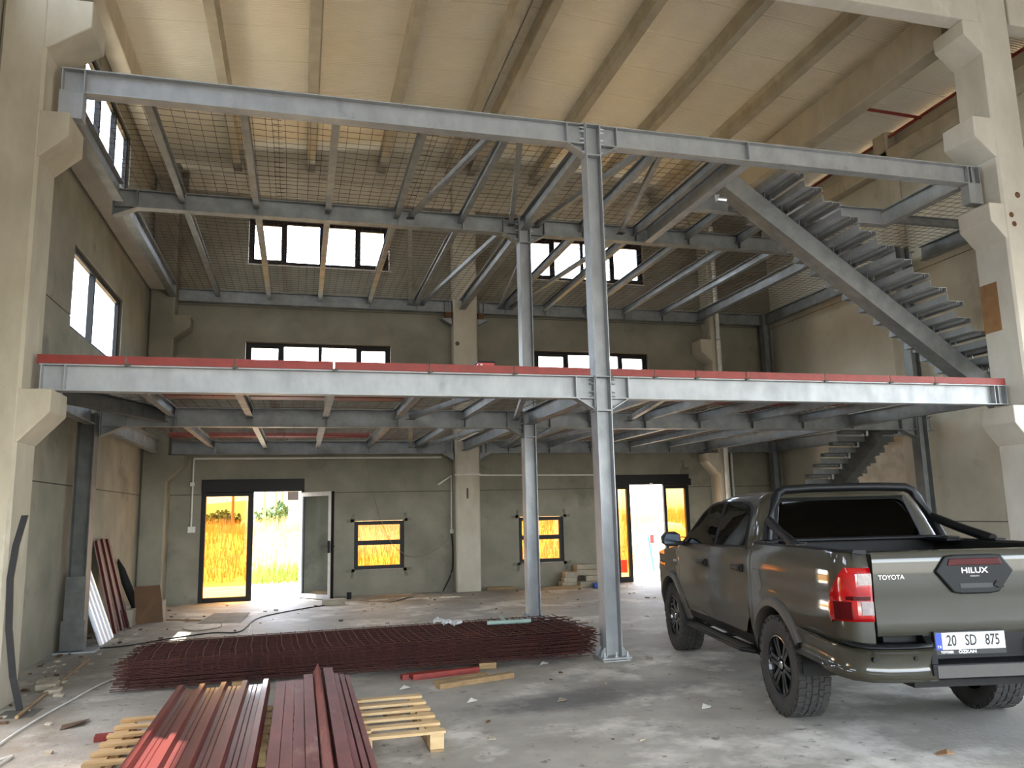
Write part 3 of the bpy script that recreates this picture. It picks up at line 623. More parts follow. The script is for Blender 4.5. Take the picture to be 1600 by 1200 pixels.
for i in range(NS):
    o = bpy.data.objects.new('wire_mesh_sheet', topm if i == NS-1 else var[i % 3]); COL.objects.link(o)
    o.location = (.78+R_.uniform(-.05, .05), 9.33+R_.uniform(-.015, .015), base+i*.0136); o.rotation_euler = (0, math.radians(-.5), math.radians(-1.2+R_.uniform(-.25, .25)))
    tag(o, 'topmost rusty wire mesh sheet of the stack on the floor' if i == NS-1 else ('bottom rusty wire mesh sheet of the stack on the floor, lying on timbers' if i == 0 else 'rusty wire mesh sheet in the stack on the floor, %s from the bottom' % ORD[i]), 'mesh', 'wire mesh sheets stacked on the floor', 'thing')
for x, lab in ((2.02, 'upper timber block under the right part of the mesh stack'), ):
    T(MB().obox((2.06, 9.2, .031), (1,-.15,0), (.15,1,0), (0,0,1), .09, .62, .03), 'timber_block', 'wood2', 'short timber under the right half of the mesh stack', 'timber', bevel=.004)
T(MB().box(-.62,-.5,8.62,9.9,.0,.05), 'timber_block', 'wood2', 'timber under the left half of the mesh stack by the red sheets', 'timber', bevel=.004)
# trapezoidal decking sheets stacked on pallets
def trapez():
    pts = []; x = -.385
    for r in range(5):
        pts += [(x, .0), (x+.012, .042), (x+.052, .042), (x+.066, 0), (x+.095, 0), (x+.099, .006), (x+.104, 0), (x+.13, 0), (x+.134, .006), (x+.139, 0)] if r < 4 else [(x, 0), (x+.012, .042), (x+.052, .042), (x+.066, 0)]
        x += .1735
    return pts
tz = trapez()
for i in range(6):
    z = .16+i*.0105
    q = MB(); q.grid([[(a, y, b) for a, b in tz] for y in (2.6, 4.2, 5.8, 7.57)])
    o = q.build('decking_sheet', M['glossred'], solid=.0012, recalc=False); o.location = (-.6+R_.uniform(-.003,.003), 0, z)
    tag(o, 'top glossy red trapezoidal decking sheet of the stack on the pallet' if i == 5 else ('lowest red trapezoidal decking sheet of the stack' if i == 0 else 'red trapezoidal decking sheet in the stack on the pallet, %s from the bottom' % ORD[i]), 'sheet', 'red decking sheets', 'thing')
def chan(x0, x1, z0, z1, ya, yb, lab, kind='box', m='dullred'):
    q = MB(); t = .004
    if kind == 'box': q.box(x0, x1, ya, yb, z1-t, z1); q.box(x0, x0+t, ya, yb, z0, z1-t); q.box(x1-t, x1, ya, yb, z0, z1-t)
    elif kind == 'angle':
        xm = (x0+x1)/2; q.loft([[(x0, y, z0), (xm, y, z1), (x1, y, z0), (x1-t, y, z0), (xm, y, z1-2*t), (x0+t, y, z0)] for y in (ya, yb)])
    T(q, 'steel_channel', m, lab, 'channel', 'dull red steel channels beside the decking sheets')
zb_ = .13
chan(-.165, -.092, zb_+.03, .235, 2.6, 7.5, 'dull red channel in the right pile, first from the decking sheets')
chan(-.088, -.018, zb_+.03, .235, 2.6, 7.52, 'dull red channel in the right pile, second from the decking sheets')
chan(-.014, .055, zb_+.03, .235, 2.6, 7.53, 'dull red channel in the right pile, third from the decking sheets')
chan(.06, .135, zb_+.03, .262, 2.6, 7.6, 'raised dull red channel in the right pile, left of the angle')
chan(.138, .225, zb_+.1, .325, 2.6, 7.75, 'dull red angle bar lying ridge up on the right pile', 'angle')
chan(.232, .315, zb_+.03, .275, 2.6, 7.78, 'long raised dull red channel in the right pile, right of the angle')
for i in range(3): chan(.326+.05*i, .362+.05*i, zb_+.03, .232-.012*i, 2.6, 7.72, 'narrow dull red channel at the right of the pile, %s' % ['nearest the raised channel','middle of three','outermost'][i])
# two pallets (thing > slats, stringer boards, blocks)
def pallet(cx, cy, label, n=6):
    root = empty('pallet', (cx, cy, 0), label, 'pallet', 'pallets under the red steel', 'thing')
    for i in range(n): MB().box(cx-.56, cx+.56, cy-.57+i*1.14/(n-1)-.042, cy-.57+i*1.14/(n-1)+.042, .122, .142).build('slat', M['wood'], root, bevel=.002)
    for dx in (-.5, 0, .5):
        MB().box(cx+dx-.05, cx+dx+.05, cy-.6, cy+.6, .1, .121).build('stringer_board', M['wood'], root, bevel=.002)
        MB().box(cx+dx-.05, cx+dx+.05, cy-.6, cy+.6, 0, .018).build('bottom_board', M['wood2'], root, bevel=.002)
        for dy in (-.53, 0, .53): MB().box(cx+dx-.05, cx+dx+.05, cy+dy-.065, cy+dy+.065, .018, .1).build('block', M['wood'], root, bevel=.003)
pallet(-.74, 6.42, 'pale wooden pallet under the glossy red decking sheets')
pallet(.46, 6.42, 'pale wooden pallet under the dull red channels')
for x, n_ in ((-.6, 0), (.15, 1)):
    for y in (5.95, 6.9): T(MB().box(x-.36 if n_ == 0 else x-.32, x+.34 if n_ == 0 else x+.36, y-.04, y+.04, .142, .16), 'timber_batten', 'wood', '%s batten on the pallet under the %s' % ('near' if y < 6.5 else 'far', 'decking sheets' if n_ == 0 else 'dull red channels'), 'batten')
# loose pieces on the floor near the stack
def bar(name, m, a, b, wd, h, label, cat, group=None, z=0, **k):
    a, b = Vector((a[0], a[1], z+h/2)), Vector((b[0], b[1], z+h/2)); d = (b-a); l = d.length; d.normalize(); s = Vector((-d.y, d.x, 0))
    return T(MB().obox((a+b)/2, d, s, (0,0,1), l/2, wd/2, h/2), name, m, label, cat, group, **k)
bar('timber_plank', 'wood2', (1.3, 7.82), (2.1, 8.08), .09, .05, 'weathered timber plank on the floor in front of the mesh stack, near one', 'timber', 'loose timbers', bevel=.004)
bar('timber_plank', 'wood2', (1.3, 7.98), (1.86, 8.2), .08, .045, 'shorter weathered timber lying just behind the near plank', 'timber', 'loose timbers', bevel=.004)
q = MB(); 
def uoff(a, b, wd, h, label):
    a, b = Vector((a[0], a[1], 0)), Vector((b[0], b[1], 0)); d = (b-a).normalized(); q = MB(); t = .004; s = d.cross(Vector((0,0,1)))
    W = wd/2; q.loft([[p+s*x+Vector((0,0,z)) for x, z in ((-W,0),(-W+t,0),(-W+t,h-t),(W-t,h-t),(W-t,0),(W,0),(W,h),(-W,h))] for p in (a, b)]); return T(q, 'channel_offcut', 'redox', label, 'offcut', 'red channel offcuts')
uoff((1.12, 8.32), (1.83, 8.47), .08, .055, 'longer red channel offcut on the floor by the mesh stack'); uoff((1.02, 8.36), (1.085, 8.375), .07, .05, 'tiny red channel offcut at the end of the longer one'); uoff((1.1, 8.45), (1.5, 8.53), .06, .04, 'red channel offcut lying behind the longer red offcut')
T(MB().obox((.78, 6.95, .03), (1,.3,0), (-.3,1,0), (0,0,1), .07, .045, .03), 'timber_block', 'wood2', 'small block seen through the slats of the right pallet', 'timber')
T(MB().obox((-1.32, 7.0, .02), (1,.1,0), (-.1,1,0), (0,0,1), .16, .05, .02), 'channel_offcut', 'redox', 'red offcut on the floor left of the decking sheets', 'offcut', 'red channel offcuts')
def floorsheet(name, m, pts, label, cat, th=.004, lift=.0):
    q = MB(); q.loft([[(x, y, z+lift) for x, y, z in pts], [(x, y, z+th+lift) for x, y, z in pts]]); return T(q, name, m, label, cat, None)
floorsheet('cardboard_sheet', 'card', [(-1.55,13.9,0),(-.88,13.74,0),(-.8,14.85,.03),(-1.43,15.3,0)], 'flat grey cardboard sheet on the floor before the glazed door', 'cardboard')
floorsheet('cardboard_sheet', 'card', [(1.14,16.2,0),(1.68,15.5,0),(2.22,16.3,.04),(1.58,16.85,0)], 'flat buckled cardboard on the floor under the small window', 'cardboard')
floorsheet('cardboard_scrap', 'board', [(-1.86,7.6,0),(-1.83,7.42,.0),(-1.7,7.5,.025),(-1.68,7.7,.01)], 'small brown cardboard scrap near the pale hose', 'scrap')
floorsheet('dry_leaf', 'tan', [(4.08,4.64,0),(4.13,4.6,.012),(4.21,4.62,.004),(4.2,4.68,.016),(4.12,4.68,.004)], 'brown dry leaf on the floor behind the pickup', 'leaf')
for i, (x, y, m_, lab) in enumerate(((3.78,8.49,'card','torn paper scrap on the floor between column and pickup'),(3.3,6.3,'white','white paper scrap on the bare floor in front of the pickup'),(1.0,7.95,'white','white scrap beside the right pallet'),(1.5,7.2,'white','pale flake on the dark floor stain'),(2.6,8.62,'white','white crumpled scrap under the right end of the mesh stack'),(2.25,6.95,'card','thin pale splinter on the open floor'))):
    s = .05; floorsheet('paper_scrap', m_, [(x-s,y-s*.5,0),(x+s*.3,y-s,.012),(x+s*1.1,y+s*.2,.004),(x,y+s,.02)], lab, 'scrap')
# crumpled film and pale green T bar on the stack
rr = random.Random(5); q = MB()
for i in range(9): q.obox((1.64+i*.03+rr.uniform(-.02,.02), 10.0-i*.04, .338+rr.uniform(0,.02)), (1,rr.uniform(-.6,.6),rr.uniform(-.6,.6)), (0,1,.4), (0,0,1), .035, .022, .012)
T(q, 'film_scrap', 'film', 'crumpled clear packing film on top of the mesh stack', 'film')
q = MB().tube([(2.17, 9.46, .352), (2.7, 9.44, .352)], .024, 8); q.obox((2.44, 9.78, .345), (.14,.99,0), (1,-.14,0), (0,0,1), .3, .022, .008)
T(q, 'spreader_bar', 'mint', 'pale green T shaped bar lying on the right of the mesh stack', 'bar')
T(MB().tube([(-.55,10.0,.335),(-.53,10.03,.43)], .004, 5), 'bent_wire', 'white', 'short pale wire sticking up behind the mesh stack', 'wire')
# left side: leaning sheets, board, strip, debris
def lean(name, m, y0, y1, xf, xw, h, label, cat, group=None, ribs=0, th=.012, off=0):
    q = MB(); n = max(1, ribs); w_ = (y1-y0)/n; A = Vector((xf, 0, .001)); B = Vector((xw, 0, h)); d = (B-A).normalized(); nn = Vector((d.z, 0, -d.x))
    prof = []
    if ribs:
        for k in range(ribs): prof += [(y0+k*w_, 0), (y0+k*w_+w_*.25, .0), (y0+k*w_+w_*.35, .028), (y0+k*w_+w_*.75, .028), (y0+k*w_+w_*.85, 0)]
        prof.append((y1, 0)); q.grid([[Vector((P_.x, y, P_.z))+nn*e for y, e in prof] for P_ in (A, B)]); return T(q, name, m, label, cat, group, solid=.0015, recalc=False)
    q.loft([[(P_.x, y0, P_.z), (P_.x, y1, P_.z), (P_.x+nn.x*th, y1, P_.z+nn.z*th), (P_.x+nn.x*th, y0, P_.z+nn.z*th)] for P_ in (A, B)]); return T(q, name, m, label, cat, group)
lean('white_sheet', 'greyalu', 12.05, 12.85, -2.56, -2.93, 1.0, 'white ribbed sheet leaning on the left wall by the dark post', 'sheet', None, 4)
lean('red_profile', 'darkred', 13.12, 13.42, -2.62, -2.95, 1.36, 'tall dark red profile leaning on the left wall, nearest of three', 'profile', 'leaning red profiles', 1)
lean('red_profile', 'darkred', 13.46, 13.76, -2.6, -2.95, 1.38, 'tall dark red profile leaning on the left wall, middle of three', 'profile', 'leaning red profiles', 1)
lean('red_profile', 'darkred', 13.8, 14.1, -2.58, -2.95, 1.37, 'tall dark red profile leaning on the left wall, farthest of three', 'profile', 'leaning red profiles', 1)
q = MB(); q.loft([[(-2.62,14.9+t,0.0),(-2.5,14.9+t,0.0),(-2.72,14.95+t,.55),(-2.86,15+t,.85),(-2.97,15+t,1.02),(-2.99,15+t,.95),(-2.9,15+t,.6)] for t in (0,.02)]); T(q, 'rubber_offcut', 'black', 'dark curved sheet leaning in the left corner behind the fibreboard', 'sheet')
q = MB(); q.loft([[(-2.52,14.28,0),(-2.13,14.42,0),(-2.2,14.62,.36),(-2.25,14.7,.57),(-2.63,14.6,.57)],[(-2.52,14.295,0),(-2.13,14.435,0),(-2.2,14.635,.36),(-2.25,14.715,.57),(-2.63,14.615,.57)]]); T(q, 'fibreboard', 'board', 'brown fibreboard standing on the floor in the left corner', 'board')
for y in (14.66,): T(MB().box(-2.55,-2.2,14.72,15.1,0,.3), 'grey_crate', 'card', 'grey box hidden behind the brown fibreboard', 'box')
T(MB().obox((-2.62,14.12,.13),(1,0,0),(0,1,0),(0,0,1),.1,.13,.13).obox((-2.62,14.12,.29),(1,0,0),(0,1,0),(0,0,1),.03,.05,.03), 'battery_case', 'card', 'small grey case between red profiles and fibreboard', 'case')
bar('timber_batten', 'wood2', (-2.1, 14.6), (-1.55, 14.3), .06, .02, 'thin batten on the floor right of the fibreboard', 'batten')
q = MB().tube([(-2.63,9.0,0.03),(-2.5,8.92,.35),(-2.49,8.28,.0)], .02) if 0 else MB()
pts = [(-2.36,8.2,.02),(-2.44,8.22,.3),(-2.5,8.22,.72),(-2.52,8.22,1.15),(-2.5,8.24,1.45),(-2.45,8.26,1.72)]
q = MB(); q.loft([[(x-.02,y,z),(x+.035,y,z),(x+.035,y+.02,z),(x-.02,y+.02,z)] for x,y,z in pts]); T(q, 'curved_strip', 'black', 'dark curved rubber strip leaning on the left front column', 'strip')
rr = random.Random(11)
for i, (x, y, s) in enumerate(((-2.42,9.25,.1),(-2.3,9.0,.07),(-2.55,9.6,.06),(-2.2,8.8,.05),(-2.35,9.5,.045))):
    q = MB(); q.obox((x,y,s*.35),(1,rr.uniform(-.5,.5),0),(rr.uniform(-.3,.3),1,.2),(0,-.2,1),s,s*.6,s*.3); T(q, 'rubble_lump', 'brick', '%s concrete rubble lump on the floor by the left wall, counting from the largest' % ORD[i], 'rubble', 'rubble by the left wall', bevel=.012)
T(MB().tube([(-2.3,7.95,.018),(-2.42,10.9,.018)], .016, 8), 'steel_tube', 'wood2', 'long dusty tube on the floor along the left wall', 'tube')
rr = random.Random(21); q = MB(); q2 = MB()
for i in range(420):
    x, y = rr.uniform(-2.9, 8.5), rr.uniform(4.2, 16.9)
    if i < 160: x = -2.9+abs(rr.gauss(0, .5)); y = rr.uniform(7.5, 16.5)
    if (3.2 < x < 6.8 and y < 10.5) or (-2.2 < x < 3.6 and 8.2 < y < 10.4) or (-1.5 < x < 1.3 and y < 8): continue
    s = rr.uniform(.006, .022); (q if i % 3 else q2).obox((x, y, s*.4), (1, rr.uniform(-.8,.8), 0), (rr.uniform(-.5,.5), 1, .2), (0, -.2, 1), s*rr.uniform(.8, 2), s, s*.4)
tag(q.build('rubble_crumbs', M['brick'], recalc=False), 'small pale crumbs of rubble scattered over the concrete floor', 'debris', None, 'stuff')
tag(q2.build('dirt_crumbs', M['board'], recalc=False), 'small dark crumbs of dirt scattered over the concrete floor', 'debris', None, 'stuff')
# pit beside the left column, its darkness added as a flat dark sheet
T(MB().box(-2.5,-2.2,8.0,8.32,.001,.004), 'pit_patch', 'core', 'dark square patch laid on the floor for the pit by the left column', 'pit')
# hoses and cables
def hose(name, m, pts, r, label, cat='cable', n=8):
    P = [Vector(p) for p in pts]; out = []
    for i in range(len(P)-1):
        p0, p1, p2, p3 = P[max(i-1,0)], P[i], P[i+1], P[min(i+2,len(P)-1)]
        for k in range(6):
            t = k/6; out.append(.5*((2*p1)+(p2-p0)*t+(2*p0-5*p1+4*p2-p3)*t*t+(3*p1-p0-3*p2+p3)*t*t*t))
    out.append(P[-1]); return T(MB().tube(out, r, n), name, m, label, cat, smooth=60)
hose('pale_hose', 'white', [(-1.6,9.9,.012),(-1.86,9.45,.012),(-1.95,9.1,.012),(-2.03,8.5,.012),(-2.11,7.87,.012),(-2.15,7.1,.012),(-2.08,6.6,.012),(-1.95,6.72,.012),(-2.02,6.3,.012)], .0075, 'pale hose snaking over the floor at the left front', 'hose')
hose('black_cable', 'black', [(-2.6,11.8,.01),(-2.18,11.88,.01),(-1.76,12.3,.01),(-1.2,12.66,.01),(-.82,12.62,.01),(-.66,14.05,.01),(-.28,14.77,.01),(.39,15.5,.01),(.86,15.7,.01)], .009, 'black cable running over the floor to the open door')
hose('thin_cable', 'card', [(-1.2,13.9,.006),(-1.15,13.3,.006),(-1.45,13.0,.006),(-1.7,13.35,.006)], .006, 'thin loop of cable on the floor near the sunlit patch')
# back wall conduits and pipes
def pipe(name, m, pts, r, label, cat='pipe', n=10): return T(MB().tube(pts, r, n), name, m, label, cat, smooth=60)
pipe('white_conduit', 'white', [(-2.1,17.17,2.86),(2.98,17.17,2.86)], .022, 'long white conduit on the back wall above the open door', 'conduit')
pipe('white_conduit', 'white', [(-2.1,17.17,2.84),(-2.1,17.17,1.5)], .018, 'white conduit dropping left of the glazed door', 'conduit')
T(MB().box(-2.16,-2.02,17.15,17.2,1.38,1.5), 'socket_box', 'white', 'white socket box left of the glazed door', 'box', bevel=.005)
T(MB().box(-2.15,-2.07,17.14,17.2,2.3,2.38), 'junction_box', 'white', 'small white junction box on the left conduit', 'box', bevel=.005)
pipe('white_conduit', 'white', [(3.14,16.84,2.47),(6.6,16.84,2.44)] if 0 else [(3.77,17.17,2.46),(7.0,17.17,2.43)], .02, 'white conduit on the back wall right of the middle column', 'conduit')
pipe('white_conduit', 'white', [(3.2,16.84,2.46),(3.77,16.84,2.46)], .02, 'short white conduit across the middle back column', 'conduit')
pipe('white_conduit', 'white', [(3.19,17.17,2.46),(3.18,17.17,1.3)], .018, 'white conduit dropping beside the middle back column', 'conduit')
pipe('white_conduit', 'white', [(3.19,17.15,2.46),(2.86,16.95,2.26)], .016, 'loose end of white conduit left of the middle back column', 'conduit')
T(MB().box(3.15,3.22,17.14,17.2,1.22,1.3), 'conduit_end_box', 'white', 'small white end box on the conduit by the middle column', 'box')
hose('black_cable', 'black', [(3.18,17.15,1.2),(3.2,17.15,.8),(3.16,17.1,.4),(2.95,17.0,.02)], .014, 'black cable hanging beside the middle back column')
hose('thin_wire', 'card', [(1.35,17.17,2.84),(1.5,17.15,2.1),(1.8,17.15,1.2),(2.1,17.12,.85),(2.5,17.1,.75),(3.0,17.12,1.0),(3.16,17.15,1.2)], .005, 'thin wire looping down over the small window')
pipe('drain_pipe', 'white', [(9.6,16.62,8.4),(9.6,16.62,5.6)], .052, 'upper length of the thick white drain pipe at the back right'); 
pipe('drain_pipe', 'white', [(9.6,16.62,5.58),(9.6,16.62,2.7),(9.6,16.62,0.0)], .056, 'lower length of the thick white drain pipe at the back right'); 
pipe('thin_pipe', 'white', [(10.02,17.1,3.1),(10.02,17.1,0.0)], .03, 'thin white pipe right of the thick drain pipe')
# red carton on the mezzanine
o = T(MB().box(1.96,2.15,8.78,8.95,3.222,3.36), 'red_carton', 'redplastic', 'small red carton with a dark lid on the mezzanine edge', 'carton')
MB().box(1.95,2.16,8.77,8.96,3.36,3.38).build('lid', M['black'], o); MB().box(1.985,2.01,8.776,8.78,3.28,3.345).build('paper_label', M['white'], o)
# concrete blocks at the back right
for i, (x, y, z, hx, hy, hz, lab) in enumerate(((5.72,16.85,.16,.15,.12,.05,'block on the left of the block pile'),(5.74,16.85,.265,.15,.12,.055,'block stacked on the left block'),(6.12,16.92,.41,.24,.12,.055,'topmost block of the pile by the wall'),(6.12,16.92,.29,.24,.12,.06,'block under the topmost block'),(6.3,16.8,.17,.25,.12,.06,'wide block in the middle of the pile'),(6.0,16.62,.06,.15,.1,.06,'block on the floor at the front of the pile'),(6.35,16.85,.055,.3,.14,.055,'long block at the bottom right of the pile'),(5.72,16.88,.055,.2,.14,.055,'block at the bottom left of the pile'))):
    T(MB().obox((x,y,z),(1,.04*(i%3-1),0),(-.04*(i%3-1),1,0),(0,0,1),hx,hy,hz), 'concrete_block', 'brick', 'pale concrete '+lab, 'block', 'blocks piled by the back wall', bevel=.012)
bar('timber_plank', 'wood2', (4.6,16.45), (5.8,16.4), .12, .06, 'dusty plank on the floor before the block pile', 'timber')
bar('timber_plank', 'wood2', (3.9,17.0), (4.5,16.95), .12, .06, 'dusty plank at the foot of the wall right of the middle back column', 'timber')
T(MB().obox((6.35,16.3,.07),(1,.2,.1),(-.2,1,0),(-.1,0,1),.1,.07,.06), 'orange_bag', 'orange', 'orange bag among the blocks by the back wall', 'bag', bevel=.03)
T(MB().obox((6.15,16.28,.06),(1,.2,0),(-.2,1,0),(0,0,1),.09,.06,.055), 'blue_bag', 'blueplastic', 'blue bag beside the orange bag by the back wall', 'bag', bevel=.02)
T(MB().box(.43,.85,15.55,15.72,0,.11), 'concrete_block', 'brick', 'concrete block on the floor at the foot of the open door leaf', 'block', bevel=.008)
T(MB().tube([(.98,16.6,0),(.98,16.6,.13)], .05, 10), 'dark_can', 'black', 'small dark can by the wall right of the open door leaf', 'can')
# high red pipe by the right wall
pipe('red_pipe', 'redox', [(11.28,8.9,8.92),(11.28,16.8,8.86)], .03, 'long red pipe high along the right wall', 'pipe')
pipe('red_pipe', 'redox', [(9.52,11.55,8.92),(11.28,11.55,8.87)], .03, 'red branch pipe under the roof, meeting the long one, farther piece', 'pipe')
pipe('red_pipe', 'redox', [(9.52,9.5,8.95),(11.28,9.5,8.92)], .03, 'red branch pipe under the roof beside the right concrete column', 'pipe')

# ================================================================ OUTDOORS behind the back wall
g = MB(); g.box(-40,60,17.44,21.5,-.25,-.03); struct(tag(g.build('ground', M['sand']), 'pale sunlit ground outside the back wall'))
g = MB(); g.box(-40,60,-40,-5,-.25,-.03); g.box(-60,-3.3,-5,17.44,-.25,-.03); g.box(11.8,60,-5,17.44,-.25,-.03); struct(tag(g.build('ground', M['soil']), 'grey yard in front of the hall'))
b = MB(); rows = []
rr = random.Random(3)
def bz(x, y):
    h = 0 if y < 21.5 else min(1.0, (y-21.5)/5.5); return -.03+h*h*(3-2*h)*1.25+.08*math.sin(x*.9)*h+.05*math.sin(y*1.3+x*.4)*h-(max(0,y-30)*.01)
for y in [21.5+.75*i for i in range(16)]+[35,40,48,60,80]: rows.append([(x, y, bz(x,y)) for x in range(-40, 61, 2)])
b.grid(rows); struct(b.build('hill', M['bank'], smooth=60))
def grass(name, n, xr, yr, hh, m, label, seed):
    r = random.Random(seed); q = MB()
    for i in range(n):
        x, y = r.uniform(*xr), r.uniform(*yr); z = bz(x, y)-.02; h = r.uniform(*hh); a = r.uniform(0, 6.28); dx, dy = math.cos(a)*.012, math.sin(a)*.012; lx, ly = r.uniform(-.12,.12), r.uniform(-.12,.12)
        q.add([(x-dx,y-dy,z),(x+dx,y+dy,z),(x+lx,y+ly,z+h)], [(0,1,2)])
    return tag(q.build(name, M[m], recalc=False), label, 'grass', None, 'stuff')
grass('dry_grass', 26000, (-5, 18), (22, 31), (.2, .6), 'straw', 'tall dry straw coloured grass on the bank behind the hall', 1)
grass('green_grass', 1500, (-1.2, .2), (21.6, 23.2), (.15, .35), 'greengrass', 'fresh green grass at the foot of the bank outside the door', 2)
def bush(x, y, h, w_, lab, cat, seed, name='shrub'):
    r = random.Random(seed); z = bz(x, y); root = tag(MB().tube([(x,y,z),(x+.05,y,z+h*.6)], .04, 6).build('stem', M['wood2']), lab, cat, 'shrubs on the far bank', 'thing'); root.name = name
    q = MB()
    for i in range(500):
        a, e, d = r.uniform(0,6.28), r.uniform(-.6,1), r.random()**.5; c = Vector((x+math.cos(a)*w_*d, y+math.sin(a)*w_*d, z+h*.55+e*h*.45*(1.1-d*.6))); s = .07
        u = Vector((r.uniform(-1,1),r.uniform(-1,1),r.uniform(-1,1))).normalized()*s; v = Vector((r.uniform(-1,1),r.uniform(-1,1),r.uniform(-1,1))).normalized()*s; q.add([c-u, c+v, c+u, c-v], [(0,1,2,3)])
    q.build('foliage', M['leaf'], root, recalc=False)
bush(-1.0,29,.9,.5,'green shrub on the far bank, at the left edge of the open doorway','shrub',1); bush(-.75,30,1.0,.35,'slim green shrub on the far bank, in the open doorway','shrub',2); bush(-2.6,29.5,.8,.6,'green shrub on the far bank behind the bronze door pane','shrub',3)
for x, y, h, lab in ((-1.15,28,2.6,'grey pole on the far bank, left in the open doorway'),(-.82,29,2.5,'thin pole on the far bank, middle of the open doorway'),(-.62,30,2.5,'thin pole on the far bank, right in the open doorway'),(-2.15,28,2.6,'brown pole seen through the bronze door pane')):
    z = bz(x,y); T(MB().tube([(x,y,z-.1),(x,y,z+h)], .045, 8), 'fence_pole', 'wood2', lab, 'pole', 'poles on the far bank')
fb = tag(MB().box(-.9,1.2,48,53,bz(0,48)-.2,4.6).build('far_building', M['farwall']), 'pale building far beyond the open doorway', 'building', None, 'thing'); MB().box(-1,1.3,47.9,53.1,4.6,4.75).build('roof', M['greyalu'], fb)
for x in (-.4,.5): MB().box(x-.3,x+.3,47.94,48,2.6,3.6).build('window', M['blackalu'], fb)
hl = MB(); hl.grid([[(x, y, (14*math.exp(-((x-60)/60)**2)+8*math.exp(-((x+30)/50)**2))*(1-abs(y-400)/120)) for x in range(-200,260,20)] for y in (290,340,400,460,510)]); struct(tag(hl.build('hills', M['leaf'], smooth=60), 'hazy far hills'))
# behind the right door: ladder, green post, tank, red drum
def ladder(x, y, z0, h, lab):
    r = empty('ladder', (x, y, z0), lab, 'ladder', None, 'thing')
    for s in (-.22, .22): MB().tube([(x+s,y,z0),(x+s*.8,y+.25,z0+h)], .022, 6).build('rail', M['white'], r)
    for k in range(7): t = (k+.7)/7.5; MB().tube([(x-.21,y+.25*t,z0+h*t),(x+.21,y+.25*t,z0+h*t)], .016, 6).build('rung', M['white'], r)
ladder(9.15, 20.6, -.03, .95, 'white ladder standing outside the right doorway')
q = MB().tube([(9.33,20.3,-.03),(9.2,20.3,.9)], .03, 8); T(q, 'green_post', 'aquagreen', 'turquoise post standing outside the right doorway', 'post')
o = T(MB().tube([(10.15,21.2,.2),(10.15,21.2,.35),(10.15,21.2,1.0),(10.15,21.2,1.2),(10.15,21.2,1.25)], [.5,.6,.6,.45,.1], 20), 'white_tank', 'white', 'white rounded tank outside the right doorway, partly behind the mirror', 'tank', smooth=50)
for a in (-.35,.35): MB().box(10.15+a-.05,10.15+a+.05,20.9,21.5,-.03,.22).build('foot', M['galvdark'], o)
MB().obox((9.62,20.95,.8),(.7,-.7,0),(.7,.7,0),(0,0,1),.06,.03,.12).build('red_mark', M['redplastic'], o)
T(MB().tube([(8.42,20.3,-.03),(8.42,20.3,.3)], .13, 12), 'red_drum', 'redplastic', 'small red drum on the ground outside the right doorway', 'drum')
bx = empty('timber_stack', (10.0,19.1,0), 'stack of pale boards outside, seen through the right bronze pane', 'stack', None, 'thing')
for k in range(6): MB().box(9.45+.03*(k%2),10.55+.03*(k%2),18.6,19.6,-.03+k*.19,.13+k*.19).build('board', M['wood'], bx)
# ================================================================ PICKUP (local x forward, y left, z up; rear axle at the origin)
tk = empty('pickup_truck', (4.625, 5.689, 0), 'olive bronze double cab pickup with black sports bar parked on the floor', 'pickup', None, 'thing')
tk.rotation_euler = (0, 0, math.radians(90-10.8)); tk['local'] = 1
def TP(mb, name, m, parent=None, **k): return mb.build(name, M[m], parent or tk, **k)
def lerp(tab, x):
    if x <= tab[0][0]: return tab[0][1]
    for (a, b), (c, d) in zip(tab, tab[1:]):
        if x <= c: return b+(d-b)*(x-a)/(c-a)
    return tab[-1][1]
BUL = [(.40,-.075),(.5,-.045),(.62,-.012),(.75,0),(.92,.0),(1.0,-.008),(1.08,-.002),(1.16,-.004),(1.25,-.02),(1.33,-.05),(1.36,-.08)]
# plan outline, from tailgate corner forwards: (x, y)
PLAN = [(-1.195,.71),(-1.185,.78),(-1.16,.84),(-1.11,.885),(-1.03,.905),(-.85,.912),(0,.915),(2.8,.915),(3.4,.905),(3.8,.87),(4.02,.80),(4.15,.66),(4.21,.4),(4.22,0)]
def plan_pts(x0, x1, step=.06):
    out = []
    for (a, b), (c, d) in zip(PLAN, PLAN[1:]):
        n = max(1, int(math.hypot(c-a, d-b)/step))
        for i in range(n): out.append((a+(c-a)*i/n, b+(d-b)*i/n))
    out.append(PLAN[-1]); pts = [p for p in out if x0 < p[0] < x1]
    def yat(x):
        for (a, b), (c, d) in zip(PLAN, PLAN[1:]):
            if a <= x <= c: return b+(d-b)*(x-a)/(c-a)
        return .915
    if x0 > -1.19: pts = [(x0, yat(x0))]+pts
    else: pts = [PLAN[0]]+[p for p in pts if p != PLAN[0]]
    if x1 < 4.2: pts.append((x1, yat(x1)))
    return pts
def nrm(pts, i):
    a, b = pts[max(i-1,0)], pts[min(i+1,len(pts)-1)]; d = Vector((b[0]-a[0], b[1]-a[1])); d.normalize(); return Vector((-d.y, d.x))
ARCH = .475
def botz(x, sill):
    z = sill
    for c in (0, 3.085):
        if abs(x-c) < ARCH: z = max(z, .385+math.sqrt(ARCH**2-(x-c)**2))
    return z
def skin(x0, x1, sill, top, s, off=0, rows=14):
    pts = plan_pts(x0, x1); R = []
    for k in range(rows+1):
        row = []
        for i, (x, y) in enumerate(pts):
            zb, zt = botz(x, sill(x)), top(x); z = zb+(zt-zb)*k/rows; n = nrm(pts, i); e = lerp(BUL, z)+off
            row.append((x+n.x*e, s*(y+n.y*e), z))
        R.append(row)
    return MB().grid(R if s > 0 else [r[::-1] for r in R])
bedtop = lambda x: 1.325
